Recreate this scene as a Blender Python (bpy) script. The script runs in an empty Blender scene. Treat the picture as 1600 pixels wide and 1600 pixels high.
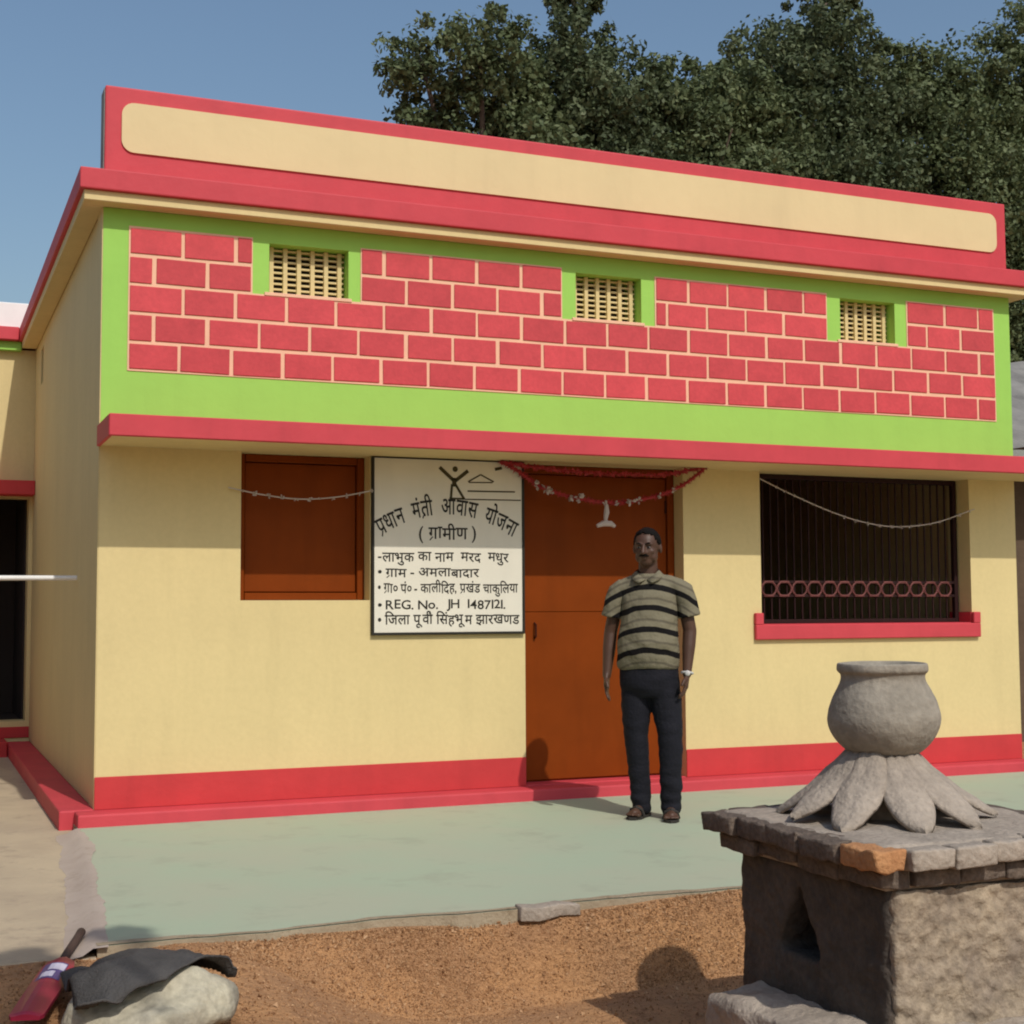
import bpy, bmesh, math, random
from math import radians, sin, cos, pi, sqrt, atan2
from mathutils import Vector, Matrix, noise, Euler

random.seed(7)
SC = bpy.context.scene
COL = SC.collection

# ------------------------------------------------------------------ camera, sky, sun, exposure
CAM_F = 2239.2 / 1600.0
CAM_YAW, CAM_PITCH, CAM_ROLL = 0.39637, 0.07027, -0.00505
CAM_POS = Vector((-1.0136, -8.7628, 1.21))
cam_data = bpy.data.cameras.new('camera')
cam_data.sensor_width = 36.0
cam_data.lens = 36.0 * CAM_F
cam_data.clip_start = 0.05
cam_data.clip_end = 3000
cam = bpy.data.objects.new('camera', cam_data)
COL.objects.link(cam)
_f = Vector((sin(CAM_YAW) * cos(CAM_PITCH), cos(CAM_YAW) * cos(CAM_PITCH), sin(CAM_PITCH)))
_r = Vector((cos(CAM_YAW), -sin(CAM_YAW), 0))
_u = _r.cross(_f)
_r2 = _r * cos(CAM_ROLL) + _u * sin(CAM_ROLL)
_u2 = _u * cos(CAM_ROLL) - _r * sin(CAM_ROLL)
_m = Matrix((_r2, _u2, -_f)).transposed().to_4x4()
_m.translation = CAM_POS
cam.matrix_world = _m
SC.camera = cam

SUN_DIR = Vector((-0.12, 1.0, -1.05)).normalized()
SUN_EL = math.asin(-SUN_DIR.z)
world = bpy.data.worlds.new('World')
SC.world = world
world.use_nodes = True
wn = world.node_tree
for n in list(wn.nodes):
    wn.nodes.remove(n)
w_out = wn.nodes.new('ShaderNodeOutputWorld')
w_bg = wn.nodes.new('ShaderNodeBackground')
w_sky = wn.nodes.new('ShaderNodeTexSky')
w_sky.sky_type = 'NISHITA'
w_sky.sun_disc = False
w_sky.sun_elevation = SUN_EL
w_sky.sun_rotation = radians(173.2)
w_sky.altitude = 100
w_sky.air_density = 1.5
w_sky.dust_density = 2.8
w_sky.ozone_density = 4.2
w_bg.inputs['Strength'].default_value = 0.105
wn.links.new(w_sky.outputs[0], w_bg.inputs['Color'])
wn.links.new(w_bg.outputs[0], w_out.inputs['Surface'])

sun_d = bpy.data.lights.new('sun', 'SUN')
sun_d.energy = 2.7
sun_d.angle = radians(0.6)
sun_d.color = (1.0, 0.95, 0.87)
sun = bpy.data.objects.new('sun', sun_d)
sun.rotation_euler = SUN_DIR.to_track_quat('-Z', 'Y').to_euler()
sun.location = (0, -20, 20)
COL.objects.link(sun)

SC.view_settings.view_transform = 'Standard'
SC.view_settings.look = 'None'
SC.view_settings.exposure = 0.0
SC.view_settings.gamma = 1.0
SC.view_settings.use_curve_mapping = False
SC.render.engine = 'CYCLES'
SC.cycles.use_denoising = True
SC.cycles.max_bounces = 6
SC.cycles.filter_width = 2.0

# ------------------------------------------------------------------ helpers
def link(o, parent=None):
    COL.objects.link(o)
    if parent is not None:
        o.parent = parent
    return o

def tag(o, label=None, cat=None, group=None, kind=None):
    if label: o['label'] = label
    if cat: o['category'] = cat
    if group: o['group'] = group
    if kind: o['kind'] = kind
    return o

def empty(name, loc=(0, 0, 0), rz=0.0):
    o = bpy.data.objects.new(name, None)
    o.empty_display_size = 0.1
    o.location = loc
    o.rotation_euler = (0, 0, rz)
    COL.objects.link(o)
    return o

def mesh_obj(name, verts, faces, mat, parent=None, smooth=False, loc=None):
    me = bpy.data.meshes.new(name)
    me.from_pydata([tuple(v) for v in verts], [], faces)
    me.update()
    if mat: me.materials.append(mat)
    if smooth:
        for p in me.polygons: p.use_smooth = True
    o = bpy.data.objects.new(name, me)
    if loc is not None: o.location = loc
    return link(o, parent)

def bm_obj(name, bm, mat, parent=None, smooth=False, loc=None, rot=None):
    me = bpy.data.meshes.new(name)
    bmesh.ops.recalc_face_normals(bm, faces=bm.faces)
    bm.to_mesh(me)
    bm.free()
    for m in (mat if isinstance(mat, (list, tuple)) else [mat]):
        me.materials.append(m)
    if smooth:
        for p in me.polygons: p.use_smooth = True
    o = bpy.data.objects.new(name, me)
    if loc is not None: o.location = loc
    if rot is not None: o.rotation_euler = rot
    return link(o, parent)

def add_box(bm, x0, x1, y0, y1, z0, z1, bev=0.0, seg=1, M=None):
    vs = [bm.verts.new((x, y, z)) for x in (x0, x1) for y in (y0, y1) for z in (z0, z1)]
    idx = [(0, 1, 3, 2), (4, 6, 7, 5), (0, 4, 5, 1), (2, 3, 7, 6), (0, 2, 6, 4), (1, 5, 7, 3)]
    fs = [bm.faces.new([vs[i] for i in f]) for f in idx]
    allv = vs
    if bev > 0:
        es = list({e for f in fs for e in f.edges})
        r = bmesh.ops.bevel(bm, geom=es, offset=bev, segments=seg, profile=0.6, affect='EDGES')
        allv = list({v for f in r['faces'] for v in f.verts} | {v for v in vs if v.is_valid})
    if M is not None:
        bmesh.ops.transform(bm, matrix=M, verts=[v for v in allv if v.is_valid])
    return allv

def box(name, x0, x1, y0, y1, z0, z1, mat, parent=None, bev=0.004, seg=1):
    bm = bmesh.new()
    add_box(bm, x0, x1, y0, y1, z0, z1, bev, seg)
    return bm_obj(name, bm, mat, parent)

def add_sphere(bm, c, r, sc=(1, 1, 1), u=16, v=10, rot=None):
    M = Matrix.Translation(c) @ (rot.to_matrix().to_4x4() if rot else Matrix.Identity(4)) @ Matrix.Diagonal((r * sc[0], r * sc[1], r * sc[2], 1))
    return bmesh.ops.create_uvsphere(bm, u_segments=u, v_segments=v, radius=1.0, matrix=M)['verts']

def add_tube(bm, pts, rad, n=8, cap=True):
    """tube along points; rad number or list"""
    pts = [Vector(p) for p in pts]
    rads = rad if isinstance(rad, (list, tuple)) else [rad] * len(pts)
    rings = []
    prev = None
    for i, p in enumerate(pts):
        d = (pts[min(i + 1, len(pts) - 1)] - pts[max(i - 1, 0)]).normalized()
        if prev is None:
            a = Vector((0, 0, 1)) if abs(d.z) < 0.9 else Vector((1, 0, 0))
            s = d.cross(a).normalized()
        else:
            s = (prev - d * prev.dot(d)).normalized()
        t = d.cross(s)
        prev = s
        rings.append([bm.verts.new(p + (s * cos(2 * pi * k / n) + t * sin(2 * pi * k / n)) * rads[i]) for k in range(n)])
    for a, b in zip(rings, rings[1:]):
        for k in range(n):
            bm.faces.new((a[k], a[(k + 1) % n], b[(k + 1) % n], b[k]))
    if cap:
        bm.faces.new(rings[0][::-1]); bm.faces.new(rings[-1])

def add_loft(bm, rings, n=20):
    """rings: (cx,cy,cz,rx,ry[,power])"""
    R = []
    for r in rings:
        cx, cy, cz, rx, ry = r[:5]
        e = r[5] if len(r) > 5 else 1.0
        ring = []
        for k in range(n):
            a = 2 * pi * k / n
            c, s = cos(a), sin(a)
            c = math.copysign(abs(c) ** e, c); s = math.copysign(abs(s) ** e, s)
            ring.append(bm.verts.new((cx + rx * c, cy + ry * s, cz)))
        R.append(ring)
    for a, b in zip(R, R[1:]):
        for k in range(n):
            bm.faces.new((a[k], a[(k + 1) % n], b[(k + 1) % n], b[k]))
    bm.faces.new(R[0][::-1]); bm.faces.new(R[-1])

def add_capsule(bm, a, b, ra, rb, n=12):
    a, b = Vector(a), Vector(b)
    t = bmesh.new()
    add_sphere(t, a, ra, u=n, v=8); add_sphere(t, b, rb, u=n, v=8)
    bmesh.ops.convex_hull(t, input=t.verts)
    me = bpy.data.meshes.new('tmp'); 
    loose = [v for v in t.verts if not v.link_faces]
    bmesh.ops.delete(t, geom=loose, context='VERTS')
    t.to_mesh(me); t.free(); bm.from_mesh(me); bpy.data.meshes.remove(me)

WORK = bpy.data.scenes.new('workbench')      # small side scene so that evaluating one object stays quick
def eval_mesh(o):
    WORK.collection.objects.link(o)
    vl = WORK.view_layers[0]
    vl.update()
    dg = vl.depsgraph
    me = bpy.data.meshes.new_from_object(o.evaluated_get(dg))
    WORK.collection.objects.unlink(o)
    return me

def apply_mods(o):
    par_, inv_ = o.parent, o.matrix_parent_inverse.copy()
    o.parent = None
    me = eval_mesh(o)
    if par_ is not None:
        o.parent = par_; o.matrix_parent_inverse = inv_
    old = o.data
    o.modifiers.clear()
    o.data = me
    bpy.data.meshes.remove(old)
    return o

def remesh(o, vox, smooth_it=4, fac=0.5, shade=True):
    m = o.modifiers.new('r', 'REMESH'); m.mode = 'VOXEL'; m.voxel_size = vox; m.use_smooth_shade = shade
    if smooth_it:
        s = o.modifiers.new('s', 'SMOOTH'); s.factor = fac; s.iterations = smooth_it
    return apply_mods(o)

def rough_up(o, amp, freq, seed=0.0, amp2=0.0, freq2=0.0):
    me = o.data
    me.update()
    off = Vector((seed, seed * 1.7, seed * 0.3))
    nor = [v.normal.copy() for v in me.vertices]
    for v, nn in zip(me.vertices, nor):
        d = noise.noise(v.co * freq + off) * amp
        if amp2: d += noise.noise(v.co * freq2 - off) * amp2
        v.co += nn * d
    me.update()

def lathe(bm, prof, n=40, c=(0, 0, 0)):
    rings = []
    for r, z in prof:
        rings.append([bm.verts.new((c[0] + r * cos(2 * pi * k / n), c[1] + r * sin(2 * pi * k / n), c[2] + z)) for k in range(n)])
    for a, b in zip(rings, rings[1:]):
        for k in range(n):
            bm.faces.new((a[k], a[(k + 1) % n], b[(k + 1) % n], b[k]))
    bm.faces.new(rings[0][::-1]); bm.faces.new(rings[-1])

# ------------------------------------------------------------------ materials
def srgb(r, g, b):
    def f(c):
        c /= 255.0
        return c / 12.92 if c <= 0.04045 else ((c + 0.055) / 1.055) ** 2.4
    return (f(r), f(g), f(b))

def mat(name, col, rough=0.75, var=0.10, scale=3.0, bump=0.0, bscale=60.0, col2=None, spec=0.3, fine=0.0, fscale=80.0, stain=0.0, coords='Object'):
    m = bpy.data.materials.new(name)
    m.use_nodes = True
    nt = m.node_tree
    b = nt.nodes['Principled BSDF']
    b.inputs['Roughness'].default_value = rough
    b.inputs['Specular IOR Level'].default_value = spec
    tc = nt.nodes.new('ShaderNodeTexCoord')
    geo = nt.nodes.new('ShaderNodeNewGeometry')
    src = geo.outputs['Position'] if coords == 'World' else tc.outputs['Object']
    nz = nt.nodes.new('ShaderNodeTexNoise'); nz.inputs['Scale'].default_value = scale; nz.inputs['Detail'].default_value = 6; nz.inputs['Roughness'].default_value = 0.6
    nt.links.new(src, nz.inputs['Vector'])
    ramp = nt.nodes.new('ShaderNodeValToRGB')
    ramp.color_ramp.elements[0].position = 0.3; ramp.color_ramp.elements[1].position = 0.7
    c2 = col2 or tuple(c * (1 - var) for c in col)
    c1 = col if col2 else tuple(min(1, c * (1 + var * 0.6)) for c in col)
    ramp.color_ramp.elements[0].color = (*c2, 1); ramp.color_ramp.elements[1].color = (*c1, 1)
    nt.links.new(nz.outputs['Fac'], ramp.inputs['Fac'])
    cur = ramp.outputs['Color']
    if fine:
        n2 = nt.nodes.new('ShaderNodeTexNoise'); n2.inputs['Scale'].default_value = fscale; n2.inputs['Detail'].default_value = 3
        nt.links.new(src, n2.inputs['Vector'])
        mr = nt.nodes.new('ShaderNodeMapRange'); mr.inputs[1].default_value = 0.3; mr.inputs[2].default_value = 0.7; mr.inputs[3].default_value = 1 - fine; mr.inputs[4].default_value = 1 + fine * 0.5
        nt.links.new(n2.outputs['Fac'], mr.inputs[0])
        mx = nt.nodes.new('ShaderNodeMix'); mx.data_type = 'RGBA'; mx.blend_type = 'MULTIPLY'; mx.inputs[0].default_value = 1
        nt.links.new(cur, mx.inputs[6]); nt.links.new(mr.outputs[0], mx.inputs[7])
        cur = mx.outputs[2]
    if stain:
        mp = nt.nodes.new('ShaderNodeMapping'); mp.inputs['Scale'].default_value = (5, 5, 0.7)
        nt.links.new(src, mp.inputs['Vector'])
        n3 = nt.nodes.new('ShaderNodeTexNoise'); n3.inputs['Scale'].default_value = 1.6; n3.inputs['Detail'].default_value = 5
        nt.links.new(mp.outputs[0], n3.inputs['Vector'])
        mr = nt.nodes.new('ShaderNodeMapRange'); mr.inputs[1].default_value = 0.5; mr.inputs[2].default_value = 0.8; mr.inputs[3].default_value = 1; mr.inputs[4].default_value = 1 - stain
        nt.links.new(n3.outputs['Fac'], mr.inputs[0])
        mx = nt.nodes.new('ShaderNodeMix'); mx.data_type = 'RGBA'; mx.blend_type = 'MULTIPLY'; mx.inputs[0].default_value = 1
        nt.links.new(cur, mx.inputs[6]); nt.links.new(mr.outputs[0], mx.inputs[7])
        cur = mx.outputs[2]
    nt.links.new(cur, b.inputs['Base Color'])
    if bump:
        nb = nt.nodes.new('ShaderNodeTexNoise'); nb.inputs['Scale'].default_value = bscale; nb.inputs['Detail'].default_value = 5
        nt.links.new(src, nb.inputs['Vector'])
        bp = nt.nodes.new('ShaderNodeBump'); bp.inputs['Strength'].default_value = bump; bp.inputs['Distance'].default_value = 0.02
        nt.links.new(nb.outputs['Fac'], bp.inputs['Height'])
        nt.links.new(bp.outputs[0], b.inputs['Normal'])
    return m

M = {}
M['cream'] = mat('cream_paint', (0.685, 0.55, 0.27), 0.7, 0.05, 1.4, 0.12, 14, stain=0.06, fine=0.03, fscale=30)
M['panel'] = mat('parapet_cream_paint', (0.70, 0.56, 0.31), 0.7, 0.05, 1.4, 0.1, 14, stain=0.05)
M['line'] = mat('joint_cream_paint', (0.82, 0.50, 0.33), 0.75, 0.08, 5)
M['pink'] = mat('pink_red_paint', (0.56, 0.056, 0.072), 0.6, 0.10, 2.5, 0.1, 18, stain=0.10)
M['red'] = mat('red_skirting_paint', (0.53, 0.042, 0.045), 0.6, 0.10, 3, 0.1, 18, stain=0.10)
M['brick'] = mat('brick_red_paint', (0.58, 0.072, 0.082), 0.75, 0.12, 6, 0.10, 45, fine=0.07, fscale=40, coords='World')
M['green'] = mat('lime_green_paint', (0.315, 0.60, 0.105), 0.7, 0.05, 2, 0.1, 16, stain=0.05)
M['brown'] = mat('brown_door_paint', (0.200, 0.039, 0.004), 0.5, 0.12, 3, 0.05, 30, spec=0.08, stain=0.15)
M['frame'] = mat('dark_brown_wood', (0.05, 0.012, 0.006), 0.6, 0.15, 6, spec=0.1)
M['iron'] = mat('red_oxide_iron', (0.026, 0.010, 0.010), 0.6, 0.15, 20, spec=0.15)
M['ironlight'] = mat('pale_red_iron', (0.16, 0.055, 0.05), 0.6, 0.3, 14, spec=0.15)
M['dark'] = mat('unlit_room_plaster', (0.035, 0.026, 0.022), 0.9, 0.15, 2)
M['raw'] = mat('bare_cement', (0.26, 0.27, 0.25), 0.9, 0.2, 4, 0.3, 40)
M['white'] = mat('white_board_paint', (0.72, 0.68, 0.57), 0.5, 0.05, 3, stain=0.05)
M['black'] = mat('black_sign_paint', (0.022, 0.020, 0.014), 0.6, 0.2, 20)
M['olive'] = mat('olive_sign_paint', (0.055, 0.045, 0.016), 0.6, 0.2, 20)
M['clay'] = mat('grey_clay', (0.32, 0.285, 0.23), 0.9, 0.22, 5, 0.35, 40, fine=0.12, fscale=40)
M['petal'] = mat('grey_cement_petal', (0.37, 0.31, 0.25), 0.92, 0.22, 7, 0.5, 50, fine=0.15, fscale=50)
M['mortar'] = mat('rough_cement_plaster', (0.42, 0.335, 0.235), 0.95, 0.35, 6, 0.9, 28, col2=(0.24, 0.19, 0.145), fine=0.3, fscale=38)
M['shadebrick'] = mat('shade_darkened_brick', (0.115, 0.09, 0.07), 0.95, 0.3, 6, 0.8, 26, col2=(0.06, 0.05, 0.042), fine=0.2, fscale=40)  # bare brick, its colour darkened to deepen the shade on the left face
M['oldbrick'] = mat('weathered_brick', (0.19, 0.145, 0.11), 0.95, 0.3, 9, 0.6, 50, col2=(0.085, 0.066, 0.055), fine=0.2, fscale=70)
M['newbrick'] = mat('orange_brick', (0.52, 0.27, 0.12), 0.9, 0.25, 9, 0.5, 60, col2=(0.42, 0.19, 0.08), fine=0.15, fscale=80)
M['whitep'] = mat('white_plastic', (0.78, 0.77, 0.74), 0.4, 0.04, 8)

def stuff_ground(name, base, alt, dark, s1, s2, bump, bscale, rough=0.95):
    m = bpy.data.materials.new(name); m.use_nodes = True
    nt = m.node_tree; b = nt.nodes['Principled BSDF']
    b.inputs['Roughness'].default_value = rough; b.inputs['Specular IOR Level'].default_value = 0.2
    geo = nt.nodes.new('ShaderNodeNewGeometry')
    def nz(s, d=6, r=0.6):
        n = nt.nodes.new('ShaderNodeTexNoise'); n.inputs['Scale'].default_value = s; n.inputs['Detail'].default_value = d; n.inputs['Roughness'].default_value = r
        nt.links.new(geo.outputs['Position'], n.inputs['Vector']); return n.outputs['Fac']
    def ramp(fac, p0, p1):
        n = nt.nodes.new('ShaderNodeMapRange'); n.inputs[1].default_value = p0; n.inputs[2].default_value = p1
        nt.links.new(fac, n.inputs[0]); return n.outputs[0]
    def mix(a, bb, fac):
        n = nt.nodes.new('ShaderNodeMix'); n.data_type = 'RGBA'
        nt.links.new(fac, n.inputs[0])
        for s, i in ((a, 6), (bb, 7)):
            if isinstance(s, tuple): n.inputs[i].default_value = (*s, 1)
            else: nt.links.new(s, n.inputs[i])
        return n.outputs[2]
    c = mix(base, alt, ramp(nz(s1), 0.40, 0.62))
    c = mix(c, dark, ramp(nz(s2, 4, 0.7), 0.55, 0.75))
    nt.links.new(c, b.inputs['Base Color'])
    bp = nt.nodes.new('ShaderNodeBump'); bp.inputs['Strength'].default_value = bump; bp.inputs['Distance'].default_value = 0.03
    nt.links.new(nz(bscale, 6, 0.65), bp.inputs['Height']); nt.links.new(bp.outputs[0], b.inputs['Normal'])
    return m
M['soil'] = stuff_ground('orange_brown_soil', (0.55, 0.295, 0.135), (0.44, 0.24, 0.12), (0.27, 0.13, 0.06), 3.2, 13, 1.0, 38)
M['terrace'] = stuff_ground('pale_green_floor_paint', (0.40, 0.43, 0.315), (0.375, 0.445, 0.32), (0.33, 0.36, 0.265), 1.1, 2.6, 0.08, 30, 0.65)
M['yard'] = stuff_ground('dusty_beige_concrete', (0.49, 0.395, 0.27), (0.42, 0.335, 0.235), (0.34, 0.27, 0.195), 1.7, 5, 0.25, 25)
M['edge'] = stuff_ground('broken_concrete_edge', (0.37, 0.30, 0.205), (0.32, 0.25, 0.165), (0.22, 0.165, 0.10), 4, 14, 0.5, 40)

# ------------------------------------------------------------------ ground, yard, terrace
def sheet(name, pts, z, mat_, parent=None):
    bm = bmesh.new(); bm.faces.new([bm.verts.new((x, y, z)) for x, y in pts])
    return bm_obj(name, bm, mat_, parent)

GZ = -0.10
def sstep(a, b, v):
    t = max(0, min(1, (v - a) / (b - a))); return t * t * (3 - 2 * t)
def base_h(y, x=0.0):
    return (0.055 + 0.024 * sstep(-0.36, -0.12, x)) * sstep(-3.75, -3.25, y)
def soil_h(x, y):
    # the ground falls away from the terrace towards the altar
    k = sstep(0.0, 0.85, x)
    return base_h(y, x) - 0.03 * sstep(-3.45, -3.9, y) - (0.245 - base_h(y, x) * -1) * k * sstep(-3.265, -3.40, y) + noise.noise(Vector((x * 0.8, y * 0.8, 3))) * 0.03 + noise.noise(Vector((x * 3.1, y * 3.1, 9))) * 0.012
bm = bmesh.new()
R = 1500
# far ground ring plus a finely divided near patch with gentle relief
nx0, nx1, ny0, ny1 = -8.0, 14.0, -14.0, -3.05
YROWS = [-14 + 9.6 * i / 70 for i in range(70)] + [-4.4 + 1.35 * i / 110 for i in range(111)]
N1, N2 = 200, len(YROWS) - 1
grid = []
for j in range(N2 + 1):
    row = []
    for i in range(N1 + 1):
        x = nx0 + (nx1 - nx0) * i / N1; y = YROWS[j]
        e = min(x - nx0, nx1 - x, y - ny0, (ny1 - y) * 5.0) / 1.0
        e = max(0, min(1, e))
        h = soil_h(x, y) if e >= 1 else base_h(y, x) + (soil_h(x, y) - base_h(y, x)) * e
        row.append(bm.verts.new((x, y, GZ + h)))
    grid.append(row)
for j in range(N2):
    for i in range(N1):
        bm.faces.new((grid[j][i], grid[j][i + 1], grid[j + 1][i + 1], grid[j + 1][i]))
co = [bm.verts.new((x, y, GZ)) for x, y in ((-R, -R), (R, -R), (R, R), (-R, R))]
bot, top = grid[0], grid[-1]
lef = [r[0] for r in grid]; rig = [r[-1] for r in grid]
bm.faces.new([co[0], co[1]] + bot[::-1])
bm.faces.new([co[1], co[2]] + rig[::-1])
bm.faces.new([co[2], co[3]] + top)
bm.faces.new([co[3], co[0]] + lef)
bmesh.ops.triangulate(bm, faces=[f for f in bm.faces if len(f.verts) > 4])
ground = bm_obj('ground', bm, M['soil'], smooth=True)
tag(ground, 'loose orange brown soil in front of the terrace', kind='structure')

# terrace slab with an uneven front edge
def wavy(x, s, a): return noise.noise(Vector((x * s, 4.2, 1.1))) * a
front = [(x, -3.26 + wavy(x, 2.0, 0.05) + wavy(x, 9, 0.015)) for x in [(-0.36 + 0.07 * i) for i in range(190)]]
left = [(-0.36, -3.2), (-0.30, -2.7), (-0.245, -2.2), (-0.21, -1.6), (-0.16, -1.0), (-0.13, -0.5), (-0.12, -0.1)]
left = [(x + wavy(y * 3, 1.3, 0.02), y) for x, y in left]
outline = [(front[-1][0], 0.1)] + [(-0.12, 0.1)] + left[::-1] + front
bm = bmesh.new()
vt = [bm.verts.new((x, y, 0.0)) for x, y in outline]
vb = [bm.verts.new((x, y - (0.03 if y < -3.1 else 0), -0.20)) for x, y in outline]
bm.faces.new(vt)
n = len(outline)
for i in range(n):
    f = bm.faces.new((vt[i], vb[i], vb[(i + 1) % n], vt[(i + 1) % n])); f.material_index = 1
terr = bm_obj('terrace', bm, [M['terrace'], M['edge']])
tag(terr, 'pale green painted concrete terrace in front of the house', kind='structure')
# bare concrete margin along the front edge where the paint has worn off
bm = bmesh.new()
prev = None
for x, y in front[::1]:
    w = 0.035 + 0.05 * max(0, noise.noise(Vector((x * 1.3, 0, 7))) + 0.2) + 0.02 * noise.noise(Vector((x * 8, 0, 2)))
    a = bm.verts.new((x, y + 0.002, 0.004)); b_ = bm.verts.new((x, y + max(0.012, w), 0.004))
    if prev: bm.faces.new((prev[0], a, b_, prev[1]))
    prev = (a, b_)
tag(bm_obj('terrace_margin', bm, M['edge']), 'worn bare concrete strip along the terrace edge', kind='structure')
# yard on the left, a little lower
yl = [(x - 0.004, y) for x, y in left]
bm = bmesh.new()
pts = [(-9, -3.15)] + [(-9 + 0.2 * i, -3.22 + wavy(i * 0.2, 1.6, 0.10)) for i in range(1, 43)] + [(-0.48, -3.25), (-0.366, -3.285)] + yl + [(-0.12, 7.5), (-9, 7.5)]
vt = [bm.verts.new((x, y, -0.035)) for x, y in pts]
vb = [bm.verts.new((x, y - (0.06 if y < -2.9 else 0), -0.16)) for x, y in pts]
bm.faces.new(vt)
for i in range(len(pts)):
    bm.faces.new((vt[i], vb[i], vb[(i + 1) % len(pts)], vt[(i + 1) % len(pts)]))
tag(bm_obj('yard', bm, M['yard']), 'dusty beige concrete yard beside the house', kind='structure')
# raised smooth cement border between yard and terrace
bm = bmesh.new()
prev = None
for i in range(91):
    y = -3.285 + 3.065 * i / 90
    k = next(j for j in range(len(left) - 1) if y <= left[j + 1][1] + 1e-6 or j == len(left) - 2)
    f = (y - left[k][1]) / (left[k + 1][1] - left[k][1])
    x = left[k][0] + (left[k + 1][0] - left[k][0]) * f
    w = 0.085 + 0.05 * noise.noise(Vector((y * 2.2, 1, 0))) + 0.02 * noise.noise(Vector((y * 9, 2, 0)))
    w2 = 0.035 + 0.06 * noise.noise(Vector((y * 1.7, 5, 0))) + 0.02 * noise.noise(Vector((y * 11, 8, 0)))
    row = [bm.verts.new(q) for q in ((x - w - .03, y, -0.034), (x - w * .6, y, -0.022), (x - 0.012, y, 0.002), (x + max(.004, w2), y, 0.0035))]
    if prev:
        for q in range(3): bm.faces.new((prev[q], row[q], row[q + 1], prev[q + 1]))
    prev = row
M['border'] = stuff_ground('pinkish_cement', (0.46, 0.38, 0.315), (0.42, 0.34, 0.28), (0.36, 0.29, 0.23), 3, 9, 0.15, 30)
tag(bm_obj('yard_border', bm, M['border'], None, True), 'pinkish cement border where yard meets terrace', kind='structure')

# ------------------------------------------------------------------ house
W, D = 6.9, 8.0
H = empty('house', (0, 0, 0))
tag(H, 'cream single storey house with pink red bands and painted brick frieze', 'house')

def wall_panel(name, u0, u1, z0, z1, openings, depth, mats, parent, axis='x', at=0.0, upfn=None):
    """wall in the u-z plane, front at 'at', thickness 'depth' inward, with rectangular openings"""
    us = sorted({u0, u1} | {o[0] for o in openings} | {o[1] for o in openings})
    zs = sorted({z0, z1} | {o[2] for o in openings} | {o[3] for o in openings})
    def solid(i, j):
        if i < 0 or j < 0 or i >= len(us) - 1 or j >= len(zs) - 1: return False
        cu, cz = (us[i] + us[i + 1]) / 2, (zs[j] + zs[j + 1]) / 2
        return not any(o[0] < cu < o[1] and o[2] < cz < o[3] for o in openings)
    bm = bmesh.new(); cache = {}
    def V(u, d, z):
        k = (round(u, 5), d, round(z, 5))
        if k not in cache:
            cache[k] = bm.verts.new((u, at + d, z) if axis == 'x' else (at + d, u, z))
        return cache[k]
    for i in range(len(us) - 1):
        for j in range(len(zs) - 1):
            if not solid(i, j): continue
            a, b, c, d = us[i], us[i + 1], zs[j], zs[j + 1]
            bm.faces.new((V(a, 0, c), V(b, 0, c), V(b, 0, d), V(a, 0, d)))
            bm.faces.new((V(a, depth, c), V(a, depth, d), V(b, depth, d), V(b, depth, c)))
            if not solid(i - 1, j): bm.faces.new((V(a, 0, c), V(a, 0, d), V(a, depth, d), V(a, depth, c)))
            if not solid(i + 1, j): bm.faces.new((V(b, 0, c), V(b, depth, c), V(b, depth, d), V(b, 0, d)))
            if not solid(i, j - 1): bm.faces.new((V(a, 0, c), V(a, depth, c), V(b, depth, c), V(b, 0, c)))
            if not solid(i, j + 1): bm.faces.new((V(a, 0, d), V(b, 0, d), V(b, depth, d), V(a, depth, d)))
    return bm_obj(name, bm, mats, parent)

ZC0, ZC1 = 2.215, 2.335           # sun ledge over the openings
ZT = 3.66                          # underside of the cornice strip
WIN1 = (0.845, 1.672, 1.295, ZC0)
DOOR = (2.744, 3.951, 0.073, ZC0)
WIN3 = (4.58, 6.455, 1.115, ZC0)
wall_panel('front_wall', 0, W, 0.073, ZC1 - 0.06, [WIN1, DOOR, WIN3], 0.25, M['cream'], H)
VENTS = [(1.01, 1.525), (3.135, 3.64), (5.305, 5.80)]
VZ = (3.215, 3.535)
upper = wall_panel('frieze_wall', 0, W, ZC1 - 0.06, ZT, [(a, b, *VZ) for a, b in VENTS], 0.25, M['green'], H)
wall_panel('side_wall', 0.25, 5.1, 0.073, ZT, [(4.22, 4.46, 3.24, 3.56)], 0.25, M['cream'], H, axis='y', at=0.0)
# the painted front returns round the corner: narrow lower corner is part of the front wall mesh; close the shell
box('side_wall', W - 0.25, W - 0.003, 0.253, D, 0.0, ZT, M['cream'], H, 0)
box('back_wall', 0.003, W - 0.253, D - 0.25, D, 0.0, ZT, M['cream'], H, 0)
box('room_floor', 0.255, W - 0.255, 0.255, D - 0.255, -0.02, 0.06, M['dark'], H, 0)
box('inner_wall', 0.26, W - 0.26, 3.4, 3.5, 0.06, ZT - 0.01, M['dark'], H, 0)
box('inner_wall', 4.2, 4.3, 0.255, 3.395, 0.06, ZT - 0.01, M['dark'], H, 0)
# side face of the frieze is cream: a thin plaster skin over the corner
box('side_plaster', -0.006, -0.0005, 0.004, 0.252, 0.073, ZT, M['cream'], H, 0)

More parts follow.
